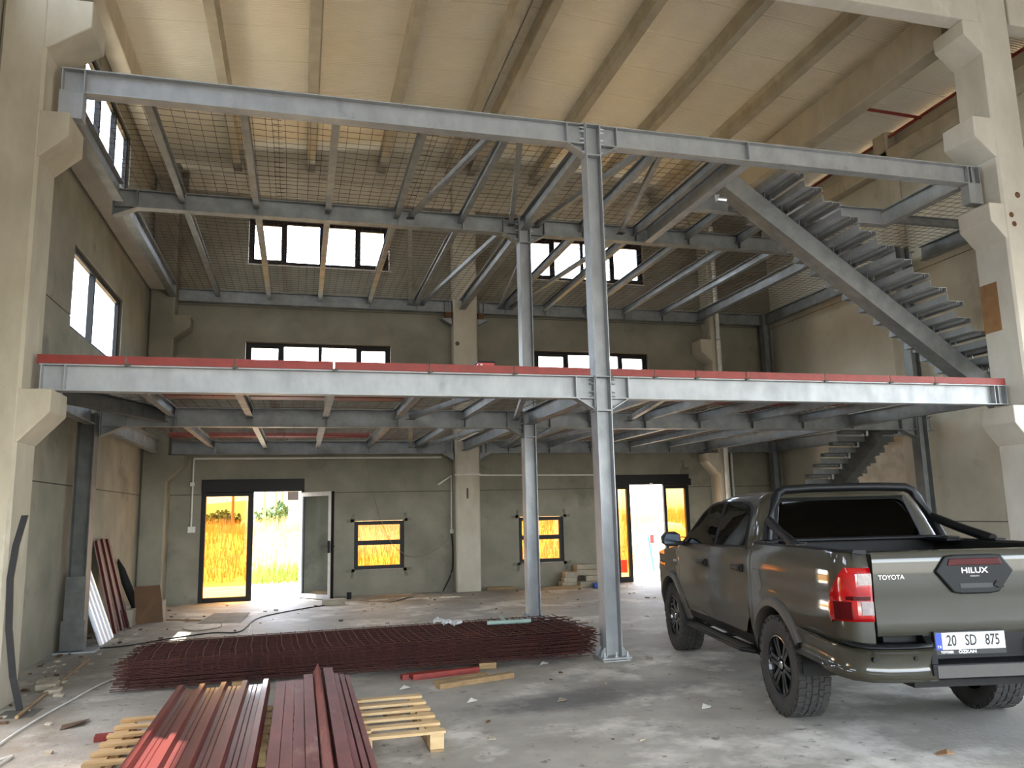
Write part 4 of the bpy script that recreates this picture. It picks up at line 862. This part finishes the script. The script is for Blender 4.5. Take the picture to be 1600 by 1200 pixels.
belt = lambda x: lerp([(.4,1.275),(2.0,1.25),(2.75,1.215)], x)
fend = lambda x: lerp([(2.7,1.215),(3.3,1.165),(3.8,1.10),(4.05,1.02),(4.22,.95)], x)
for s in (1, -1):
    bed = TP(skin(-1.3, .475, lambda x: .57 if x < -.4 else .5, bedtop, s), 'bed_side', 'paint', smooth=50)
    TP(skin(.485, .56, lambda x: .5, belt, s), 'cab_corner', 'paint', smooth=50)
    rd = TP(skin(.566, 1.622, lambda x: max(.53, .53+(.75-x)*.9 if x < .75 else 0), belt, s), 'door', 'paint', smooth=50)
    fd = TP(skin(1.632, 2.735, lambda x: .53, belt, s), 'door', 'paint', smooth=50)
    for d, hx, hz in ((rd, .78, 1.10), (fd, 1.84, 1.085)):
        q = MB(); q.obox((hx, s*.935, hz), (1,0,0), (0,1,0), (0,0,1), .105, .016, .02); q.obox((hx-.07, s*.922, hz), (1,0,0), (0,1,0), (0,0,1), .06, .014, .036); TP(q, 'door_handle', 'satin', d, bevel=.01)
    fn_ = TP(skin(2.745, 4.3, lambda x: .5 if x < 3.6 else .42, fend, s), 'front_fender', 'paint', smooth=50)
    q = MB(); q.obox((2.86, s*.921, 1.045), (1,0,-.03), (0,1,0), (0,0,1), .07, .004, .014); TP(q, 'badge', 'chrome', fn_)
    q = MB().grid([[(x, s*y, z) for x in (.5, 1.2, 1.9, 2.6)] for y, z in ((.862,.525),(.85,.46),(.80,.42))]); TP(q, 'sill', 'satin')
    # wheel arch trim
    for c in (0, 3.085):
        P = []
        for k in range(25):
            a = math.radians((2 if c == 0 else 8)+(150 if c == 0 else 168)*k/24); ca, sa_ = math.cos(a), math.sin(a)
            row = []
            for r, y in ((.445,.80),(.45,.925),(.462,.947),(.505,.945),(.535,.925),(.54,.9)):
                z = .385+r*sa_; row.append((c+r*ca, s*(y+min(0, lerp(BUL, z))), z))
            P.append(row)
        TP(MB().grid(P), 'arch_trim', 'cladding', smooth=60)
        q = MB(); q.grid([[(c+.455*math.cos(math.radians(180*k/16)), s*y, .385+.455*math.sin(math.radians(180*k/16))) for y in (.9,.45)] for k in range(17)]); q.add([(c-.46,s*.45,.45),(c+.46,s*.45,.45),(c+.46,s*.45,.86),(c-.46,s*.45,.86)],[(0,1,2,3)]); TP(q, 'wheel_well', 'black')
    # side step
    q = MB(); pr_ = [(-.07,0),(.06,0),(.085,.02),(.08,.035),(-.07,.04)]
    q.loft([[(x, s*(.90+a*k_+o_), .375+b) for a, b in pr_] for x, k_, o_ in ((.56,.5,-.06),(.7,1,0),(2.3,1,0),(2.48,.5,-.06))]); st = TP(q, 'side_step', 'satin', bevel=.006)
    q = MB(); q.box(.72,2.28,min(s*.87,s*.96),max(s*.87,s*.96),.412,.418); TP(q, 'step_pad', 'cladding', st)
    for x in (.8, 1.5, 2.2): q = MB().obox((x, s*.78, .4), (1,0,0), (0,1,0), (0,0,1), .03, .1, .015); TP(q, 'step_bracket', 'black', st)
    # tail lamp wrapped round the corner
    pts = plan_pts(-1.3, -.94, .035); R = []; R2 = []
    for k in range(9):
        t = k/8; z = .872+t*.35; R.append([])
        for i, (x, y) in enumerate(pts):
            n = nrm(pts, i); xl = lerp([(0,-1.02),(.25,-.985),(.45,-1.0),(.7,-1.075),(1,-1.135)], t)
            xx = min(x, xl); e = .016+lerp(BUL, z)
            yy = y if x <= xl else lerp([(a, b) for a, b in PLAN[:6]], xl)
            R[-1].append((xx+n.x*e, s*(yy+n.y*e), z))
    tl = TP(MB().grid(R if s > 0 else [r[::-1] for r in R]), 'tail_lamp', 'lens', smooth=60, solid=.02)
    def patch(z0, z1, y0, y1, m, name, e=.024):
        Q = []
        for z in (z0, (z0+z1)/2, z1):
            Q.append([(-lerp([(.70,1.197),(.71,1.195),(.78,1.185),(.84,1.16),(.885,1.11),(.9,1.05)], y)-e, s*(y+.0), z) for y in [y0+(y1-y0)*i/4 for i in range(5)]])
        TP(MB().grid(Q), name, m, tl, solid=.012)
    patch(1.11, 1.185, .715, .80, 'clear', 'reversing_lens'); patch(.915, 1.0, .715, .79, 'clear', 'indicator_lens'); patch(1.01, 1.035, .73, .87, 'lensdark', 'lamp_divider', .022)
    Q = []
    for z in (.885, .94, 1.0): Q.append([(-lerp([(.70,1.197),(.78,1.185),(.84,1.16),(.885,1.11),(.905,1.03)], y)-.024, s*(y+.022), z) for y in (.83,.86,.885,.9)])
    TP(MB().grid(Q), 'side_reflector', 'lensdark', tl, solid=.012)
    # bumper corner: painted, with a dark step on top
    bp = [(-.47,.914),(-.7,.916),(-.9,.924),(-1.02,.938),(-1.14,.925),(-1.22,.88),(-1.265,.80),(-1.285,.68),(-1.29,.5),(-1.275,.38)]
    R = []
    for zf, e in ((0,-.05),(.12,.0),(.4,.012),(.75,.0),(.95,-.025),(1,-.05)):
        R.append([])
        for i, (x, y) in enumerate(bp):
            n = nrm(bp, i); zl = lerp([(-1.3,.505),(-1.15,.53),(-.9,.56),(-.5,.57)], x); zt = lerp([(-1.3,.71),(-1.1,.745),(-.56,.76)], x); z = zl+(zt-zl)*zf
            R[-1].append((x+n.x*e*1.0, s*(y+n.y*e), z))
    bc = TP(MB().grid([r[::-1] for r in R] if s < 0 else R), 'bumper_corner', 'paint', smooth=60)
    Q = [[(x*1.0-.004, s*y*.995, lerp([(-1.3,.705),(-1.1,.742),(-.56,.757)], x)+.012) for x, y in bp[4:]], [(x+.10, s*(y-.09), lerp([(-1.3,.73),(-1.1,.775),(-.56,.775)], x)) for x, y in bp[4:]]]
    TP(MB().grid(Q), 'bumper_step', 'satin', bc, smooth=60, solid=.02)
    for y in (.78, .5): TP(MB().tube([(-1.27,s*y,.645),(-1.297,s*y,.645)], .014, 10), 'parking_sensor', 'satin', bc)
    # bed rail cap
    q = MB(); q.loft([[(x, s*(y+a), 1.325+b) for a, b in ((-.09,-.02),(-.09,.012),(-.005,.014),(.008,-.004))] for x, y in ((-1.17,.80),(-1.05,.855),(.47,.865))]); TP(q, 'rail_cap', 'satin', smooth=40)
TP(MB().loft([[(.40,.905,1.12),(.26,.905,1.12),(.26,.905,.95),(.40,.905,.95)],[(.395,.919,1.115),(.265,.919,1.115),(.265,.921,.955),(.395,.921,.955)]]), 'fuel_flap', 'paint')
# bed: floor, inner walls, front wall
q = MB(); q.box(-1.15,.44,-.76,.76,.80,.84); q.box(-1.15,.44,.72,.80,.84,1.33); q.box(-1.15,.44,-.80,-.72,.84,1.33); q.box(.38,.44,-.76,.76,.84,1.34)
TP(q, 'bed_liner', 'black')
q = MB(); q.box(.30,.46,-.78,.78,1.335,1.36); q.box(-.02,.3,.60,.72,1.32,1.35); q.box(-.02,.3,-.72,-.60,1.32,1.35); TP(q, 'roller_cover_box', 'satin', bevel=.008)
q = MB(); q.box(.47,2.7,-.84,.84,.45,1.2); q.box(2.6,3.95,-.42,.42,.4,1.05); q.box(-1.1,.5,-.42,.42,.42,.78); q.box(-1.12,-.5,-.62,.62,.66,.80); TP(q, 'chassis', 'black')
TP(MB().tube([(0,-.75,.385),(0,-.12,.385),(0,-.1,.385),(0,.1,.385),(0,.12,.385),(0,.75,.385)], [.05,.05,.13,.13,.05,.05], 12), 'rear_axle', 'black', smooth=50)
TP(MB().tube([(-.3,-.38,.5),(-.9,-.42,.47),(-1.33,-.52,.50)], .035, 10), 'exhaust', 'galvdark', smooth=60)
# hood and windscreen base
hp = []
for x in (2.7,3.0,3.4,3.8,4.05,4.2): hp.append([(x, y, fend(x)+.045*(1-(abs(y)/.9)**2.5)-(0 if abs(y) < .8 else .02)) for y in [-.86*lerp([(2.7,1),(3.8,.97),(4.2,.7)],x)+i*.172*lerp([(2.7,1),(3.8,.97),(4.2,.7)],x) for i in range(11)]])
TP(MB().grid(hp), 'hood', 'paint', smooth=60)
# cab greenhouse: lofted rings
def ring(z, xf, xr, hw, cr=.16, n=5):
    pts = []
    for cx, cy, a0 in ((xf-cr*1.6, hw-cr, 0), (xr+cr*.8, hw-cr, 90), (xr+cr*.8, -hw+cr, 180), (xf-cr*1.6, -hw+cr, 270)):
        kx = cr*1.6 if a0 in (0, 270) else cr*.8
        for i in range(n+1):
            a = math.radians(a0+90*i/n); pts.append((cx+math.cos(a)*kx, cy+math.sin(a)*cr, z))
    return pts
rings = [ring(1.2,2.82,.44,.892,.06), ring(1.27,2.72,.445,.882,.07), ring(1.5,2.30,.505,.80,.09), ring(1.64,2.03,.55,.745,.11), ring(1.71,1.86,.58,.705,.13), ring(1.755,1.66,.60,.645,.15), ring(1.785,1.45,.62,.50,.2), ring(1.795,1.25,.72,.32,.2)]
TP(MB().loft(rings), 'cab_shell', 'paint', smooth=50)
ysurf = lambda z: lerp([(1.2,.892),(1.27,.882),(1.5,.80),(1.64,.745),(1.71,.705)], z)
def rounded(poly, r=.03, n=3):
    out = []
    for i, p in enumerate(poly):
        a, b = Vector(poly[i-1]), Vector(poly[(i+1) % len(poly)]); p = Vector(p); u, v = (a-p), (b-p); ru, rv = min(r, u.length*.45), min(r, v.length*.45); u, v = p+u.normalized()*ru, p+v.normalized()*rv
        for k in range(n+1): t = k/n; out.append((1-t)**2*u+2*t*(1-t)*p+t*t*v)
    return out
def sidepane(poly, s, m, name, e, parent=None):
    pts = rounded(poly); q = MB(); ctr = sum((Vector(p) for p in pts), Vector((0,0)))/len(pts); rows = []
    for k in (1, .66, .33): rows.append([((ctr+(p-ctr)*k).x, s*(ysurf((ctr+(p-ctr)*k).y)+e), (ctr+(p-ctr)*k).y) for p in pts])
    q.loft(rows, False); n = len(pts); q.f.append(tuple(2*n+i for i in range(n))); return TP(q, name, m, parent, smooth=60)
WF = [(2.62,1.262),(2.44,1.36),(2.13,1.57),(1.95,1.645),(1.80,1.672),(1.56,1.688),(1.53,1.275)]
WR = [(1.45,1.28),(1.475,1.69),(1.1,1.688),(.83,1.655),(.76,1.60),(.68,1.30)]
for s in (1, -1):
    W1 = [(2.68,1.245),(2.46,1.38),(2.14,1.60),(1.96,1.675),(1.80,1.70),(.92,1.70),(.76,1.665),(.70,1.61),(.62,1.28)]
    sidepane(W1, s, 'satin', 'window_surround', .003); sidepane(WF, s, 'darkglass', 'side_window', .008); sidepane(WR, s, 'darkglass', 'side_window', .008)
    q = MB().loft([[(x, s*(ysurf(z)+a), z+b) for a, b in ((.0,0),(.014,0),(.014,.014),(0,.014))] for x, z in ((.60,1.268),(1.6,1.256),(2.72,1.232))]); TP(q, 'belt_trim', 'satin')
    # mirror
    q = MB(); c = Vector((2.60, s*1.03, 1.30)); q.loft([[(c.x+dx, c.y+s*dy*k, c.z+dz*k) for dy, dz in ((-.11,-.06),(-.10,.05),(-.04,.085),(.07,.08),(.115,.03),(.11,-.05),(.05,-.085),(-.06,-.085))] for dx, k in ((-.055,.96),(-.04,1),(.04,.9),(.075,.55))]); mr_ = TP(q, 'mirror', 'satin', smooth=50)
    q = MB(); q.loft([[(c.x-.057, c.y+s*dy, c.z+dz) for dy, dz in ((-.09,-.05),(-.085,.045),(.06,.06),(.095,.0),(.09,-.05))],[(c.x-.06, c.y+s*dy, c.z+dz) for dy, dz in ((-.09,-.05),(-.085,.045),(.06,.06),(.095,.0),(.09,-.05))]]); TP(q, 'mirror_glass', 'mirrorglass', mr_)
    TP(MB().obox((2.6,s*.915,1.25),(1,0,0),(0,1,0),(0,0,1),.04,.04,.025), 'mirror_arm', 'satin', mr_)
# interior hints: seats, steering wheel
# rear window
xs_ = lambda z: lerp([(1.27,.445),(1.5,.505),(1.64,.55),(1.71,.58)], z)-.006
def rearpane(poly, m, name, e):
    pts = rounded(poly, .06, 4); q = MB(); n = len(pts); q.v = [(xs_(p.y)-e, p.x, p.y) for p in pts]; q.f = [tuple(range(n))]; return TP(q, name, m)
rearpane([(-.66,1.345),(-.575,1.685),(.575,1.685),(.66,1.345)], 'blackglass', 'rear_window', .004)
q = MB(); pts = [(-.70,1.32),(-.60,1.715),(.60,1.715),(.70,1.32)]; pin = [(-.665,1.34),(-.58,1.69),(.58,1.69),(.665,1.34)]
q.v = [(xs_(z)-.003, y, z) for y, z in pts]+[(xs_(z)-.008, y, z) for y, z in pin]; q.f = [(i, (i+1)%4, 4+(i+1)%4, 4+i) for i in range(4)]; TP(q, 'rear_window_seal', 'satin')
q = MB(); q.grid([[(x, y*k, z) for y in (-.66,-.35,0,.35,.66)] for x, z, k in ((2.80,1.24,1.1),(2.32,1.52,.98),(2.0,1.68,.9))]); TP(q, 'windscreen', 'darkglass', smooth=60)
# tailgate
def yz(mb, pts, x0, x1): return mb.loft([[(x, y, z) for y, z in pts] for x in (x0, x1)])
q = MB(); R = []
for z, x in ((.775,-1.195),(.80,-1.205),(.86,-1.206),(1.0,-1.200),(1.03,-1.204),(1.25,-1.212),(1.295,-1.208),(1.32,-1.19),(1.325,-1.12)): R.append([(x-.006*(1-(y/.7)**2), y, z) for y in (-.698,-.45,-.2,0,.2,.45,.698)])
q.grid(R); q.box(-1.188,-1.12,-.695,.695,.78,1.31); tg = TP(q, 'tailgate', 'paint', smooth=50)
hexo = [(.275,1.185),(.20,1.285),(.14,1.293),(-.14,1.293),(-.20,1.285),(-.275,1.185),(-.16,1.045),(-.10,1.035),(.10,1.035),(.16,1.045)]
hx = TP(yz(MB(), hexo, -1.205, -1.238), 'handle_panel', 'satin', tg, bevel=.01)
TP(yz(MB(), [(.19,1.225),(.175,1.268),(-.175,1.268),(-.19,1.225)], -1.23, -1.246), 'brake_lamp', 'lensdark', tg, bevel=.003)
TP(yz(MB(), [(.115,1.075),(.115,1.105),(-.115,1.105),(-.115,1.075)], -1.236, -1.2405), 'handle_recess', 'ink', tg)
TP(yz(MB(), [(-.115,1.09),(-.14,1.12),(-.185,1.10),(-.19,1.075),(-.15,1.07)], -1.236, -1.247), 'camera_pod', 'black', tg, bevel=.003)
def text(s_, size, loc, m, parent, name='lettering', sx=1, bold=.0, ext=.0015, align='CENTER'):
    c = bpy.data.curves.new(name, 'FONT'); c.body = s_; c.size = size; c.extrude = ext; c.offset = bold; c.align_x = align; c.align_y = 'CENTER'; c.resolution_u = 3; c.fill_mode = 'BOTH'
    o = bpy.data.objects.new(name, c); COL.objects.link(o); o.data.materials.append(M[m]); o.parent = parent
    MT = Matrix.Translation(loc) @ Matrix(((0,0,-1,0),(-1,0,0,0),(0,1,0,0),(0,0,0,1))) @ Matrix.Diagonal((sx,1,1,1))
    dg = bpy.context.evaluated_depsgraph_get(); me = bpy.data.meshes.new_from_object(o.evaluated_get(dg)); bpy.data.objects.remove(o)
    o = bpy.data.objects.new(name, me); COL.objects.link(o); o.parent = parent; o.matrix_basis = MT; return o
text('HILUX', .052, (-1.2395,.005,1.188), 'whiteink', tg, sx=1.25, bold=.0008); text('I I I I I I I', .014, (-1.2395,.005,1.152), 'whiteink', tg, sx=1.3)
text('TOYOTA', .042, (-1.2135,.575,1.155), 'chrome', tg, sx=1.05, bold=0)
# centre bumper with plate recess
q = MB(); pr_ = [(-1.27,.50),(-1.285,.52),(-1.285,.60),(-1.24,.61),(-1.20,.62),(-1.20,.78),(-1.12,.78),(-1.12,.50)]
q.loft([[(x, y, z) for x, z in pr_] for y in (-.39,.39)]); bm_ = TP(q, 'bumper_centre', 'satin', bevel=.006)
q = MB(); q.loft([[(x, y, z) for x, z in ((-1.288,.515),(-1.288,.592),(-1.283,.592),(-1.283,.515))] for y in (-.36,.36)]); TP(q, 'bumper_pad', 'cladding', bm_)
for y in (.36,-.36): q = MB().loft([[(x, y*1.0+(.03 if y > 0 else -.03)*k, z) for x, z in ((-1.275,.5),(-1.275,.70),(-1.2,.77),(-1.15,.77),(-1.15,.5))] for k in (-.6,1)]); TP(q, 'bumper_cheek', 'satin', bm_, bevel=.008)
PX, PY, PZ = -1.232, .085, .735
pl_ = TP(MB().box(PX,-1.2,PY-.245,PY+.245,PZ-.085,PZ+.062), 'plate_holder', 'ink', bm_)
TP(MB().box(PX-.004,PX,PY-.24,PY+.24,PZ-.052,PZ+.055), 'number_plate', 'plate', bm_)
TP(MB().box(PX-.0055,PX-.004,PY+.196,PY+.24,PZ-.052,PZ+.055), 'plate_band', 'blue', bm_)
text('20   SD   875', .098, (PX-.0058, PY-.02, PZ+.002), 'ink', bm_, 'plate_number', sx=.70, bold=.0018, ext=.0004)
text('TR', .026, (PX-.0075, PY+.218, PZ-.034), 'whiteink', bm_, 'plate_lettering', ext=.0004)
text('TOYOSER', .021, (PX-.0012, PY+.165, PZ-.069), 'whiteink', bm_, 'dealer_lettering', sx=.95, bold=.0006, ext=.0004)
text('ÖZKAN', .027, (PX-.0012, PY+.025, PZ-.069), 'whiteink', bm_, 'dealer_lettering', sx=1.3, bold=.001, ext=.0004)
text('0 258 268 26 26', .014, (PX-.0012, PY-.145, PZ-.069), 'whiteink', bm_, 'dealer_lettering', sx=1.1, ext=.0004) if 0 else None
# roll bar: hoop and two braces
q = MB(); hz = [(.34,.79,1.345),(.395,.74,1.50),(.45,.66,1.70),(.46,.62,1.755),(.465,.56,1.785),(.465,.3,1.795),(.465,0,1.797)]
hz = hz+[(x,-y,z) for x, y, z in hz[::-1][1:]]
rb = TP(q.tube(hz, .040, 10), 'sports_bar', 'satin', smooth=60)
for s in (1, -1):
    TP(MB().tube([(.39,s*.745,1.52),(.08,s*.785,1.43),(-.28,s*.82,1.345)], [.038,.038,.04], 10), 'brace', 'satin', rb, smooth=60)
    TP(MB().box(-.38,-.2,min(s*.77,s*.86),max(s*.77,s*.86),1.335,1.352), 'foot', 'satin', rb, bevel=.004)
    TP(MB().box(.2,.4,min(s*.75,s*.86),max(s*.75,s*.86),1.335,1.352), 'foot', 'satin', rb, bevel=.004)
# wheels (part wheel = tyre; sub-parts tread, rim, hub)
def lathe(mb, prof, n=40):
    rows = []
    for k in range(n+1):
        a = 2*math.pi*k/n; rows.append([(r*math.cos(a), y, r*math.sin(a)) for r, y in prof])
    return mb.grid(rows)
tp = [(.235,-.11),(.25,-.125),(.30,-.135),(.345,-.13),(.372,-.118),(.379,-.1),(.381,0),(.379,.1),(.372,.118),(.345,.13),(.30,.135),(.25,.125),(.235,.11)]
tyre = lathe(MB(), tp).mesh('wheel'); tyre.materials.append(M['rubber'])
for p in tyre.polygons: p.use_smooth = True
tr = MB(); rr = random.Random(2)
for k in range(40):
    for j, (yc, hw, ph) in enumerate(((-.098,.026,0),(-.05,.017,.5),(0,.021,.1),(.05,.017,.6),(.098,.026,.25))):
        a = 2*math.pi*(k+ph+rr.uniform(-.08,.08))/40; h = .384 if abs(yc) < .09 else .382; w_ = .025
        c = Vector((math.cos(a)*h, yc, math.sin(a)*h)); t = Vector((-math.sin(a), rr.uniform(-.25,.25), math.cos(a))).normalized(); u = Vector((math.cos(a),0,math.sin(a))); tr.obox(c-u*.003, t, (0,1,0), u, w_*rr.uniform(.9,1.05), hw, .007)
for k in range(30):
    for s in (-1, 1):
        a = 2*math.pi*(k+.25*(s > 0))/30; u = Vector((math.cos(a),0,math.sin(a))); tr.obox(u*.362+Vector((0,s*.119,0)), (-math.sin(a),0,math.cos(a)), (0,1,0), u, .024, .01, .014)
tread = tr.mesh('tread'); tread.materials.append(M['rubber'])
rim = lathe(MB(), [(.236,-.10),(.236,.085),(.232,.118),(.222,.12),(.215,.10),(.205,.05),(.20,-.08)], 36)
for k in range(6):
    a = 2*math.pi*k/6
    for da in (-.16, .16):
        u0, u1 = Vector((math.cos(a+da*1.9),0,math.sin(a+da*1.9))), Vector((math.cos(a+da),0,math.sin(a+da))); t0, t1 = Vector((-u0.z,0,u0.x)), Vector((-u1.z,0,u1.x)); Y_ = Vector((0,1,0))
        rim.loft([[u0*.055+t0*.016+Y_*.098, u0*.055-t0*.016+Y_*.098, u0*.055-t0*.016+Y_*.05, u0*.055+t0*.016+Y_*.05], [u1*.15+t1*.016+Y_*.105, u1*.15-t1*.016+Y_*.105, u1*.15-t1*.02+Y_*.06, u1*.15+t1*.02+Y_*.06], [u1*.222+t1*.022+Y_*.108, u1*.222-t1*.022+Y_*.108, u1*.222-t1*.026+Y_*.07, u1*.222+t1*.026+Y_*.07]])
rim.tube([(0,.03,0),(0,.085,0)], .085, 18)
rimm = rim.mesh('rim'); rimm.materials.append(M['rimblack'])
disc = MB().tube([(0,-.02,0),(0,.0,0)], .19, 24).mesh('brake_disc'); disc.materials.append(M['black'])
hub = MB().tube([(0,.08,0),(0,.104,0),(0,.108,0)], [.036,.034,.028], 16)
for k in range(6): a = 2*math.pi*(k+.5)/6; hub.tube([(math.cos(a)*.062,.08,math.sin(a)*.062),(math.cos(a)*.062,.1,math.sin(a)*.062)], .01, 6)
hubm = hub.mesh('hub_cap'); hubm.materials.append(M['chrome'])
for x in (0, 3.085):
    for s in (1, -1):
        o = bpy.data.objects.new('wheel', tyre); COL.objects.link(o); o.parent = tk; o.location = (x, s*.785, .385); o.rotation_euler = (0, R_.uniform(0, 6), 0 if s > 0 else math.pi)
        for nme, me in (('tread', tread), ('rim', rimm), ('hub_cap', hubm), ('brake_disc', disc)):
            c = bpy.data.objects.new(nme, me); COL.objects.link(c); c.parent = o
del tk['local']
for o in bpy.data.objects:
    if o.name.split('.')[0] == 'window_surround': pass
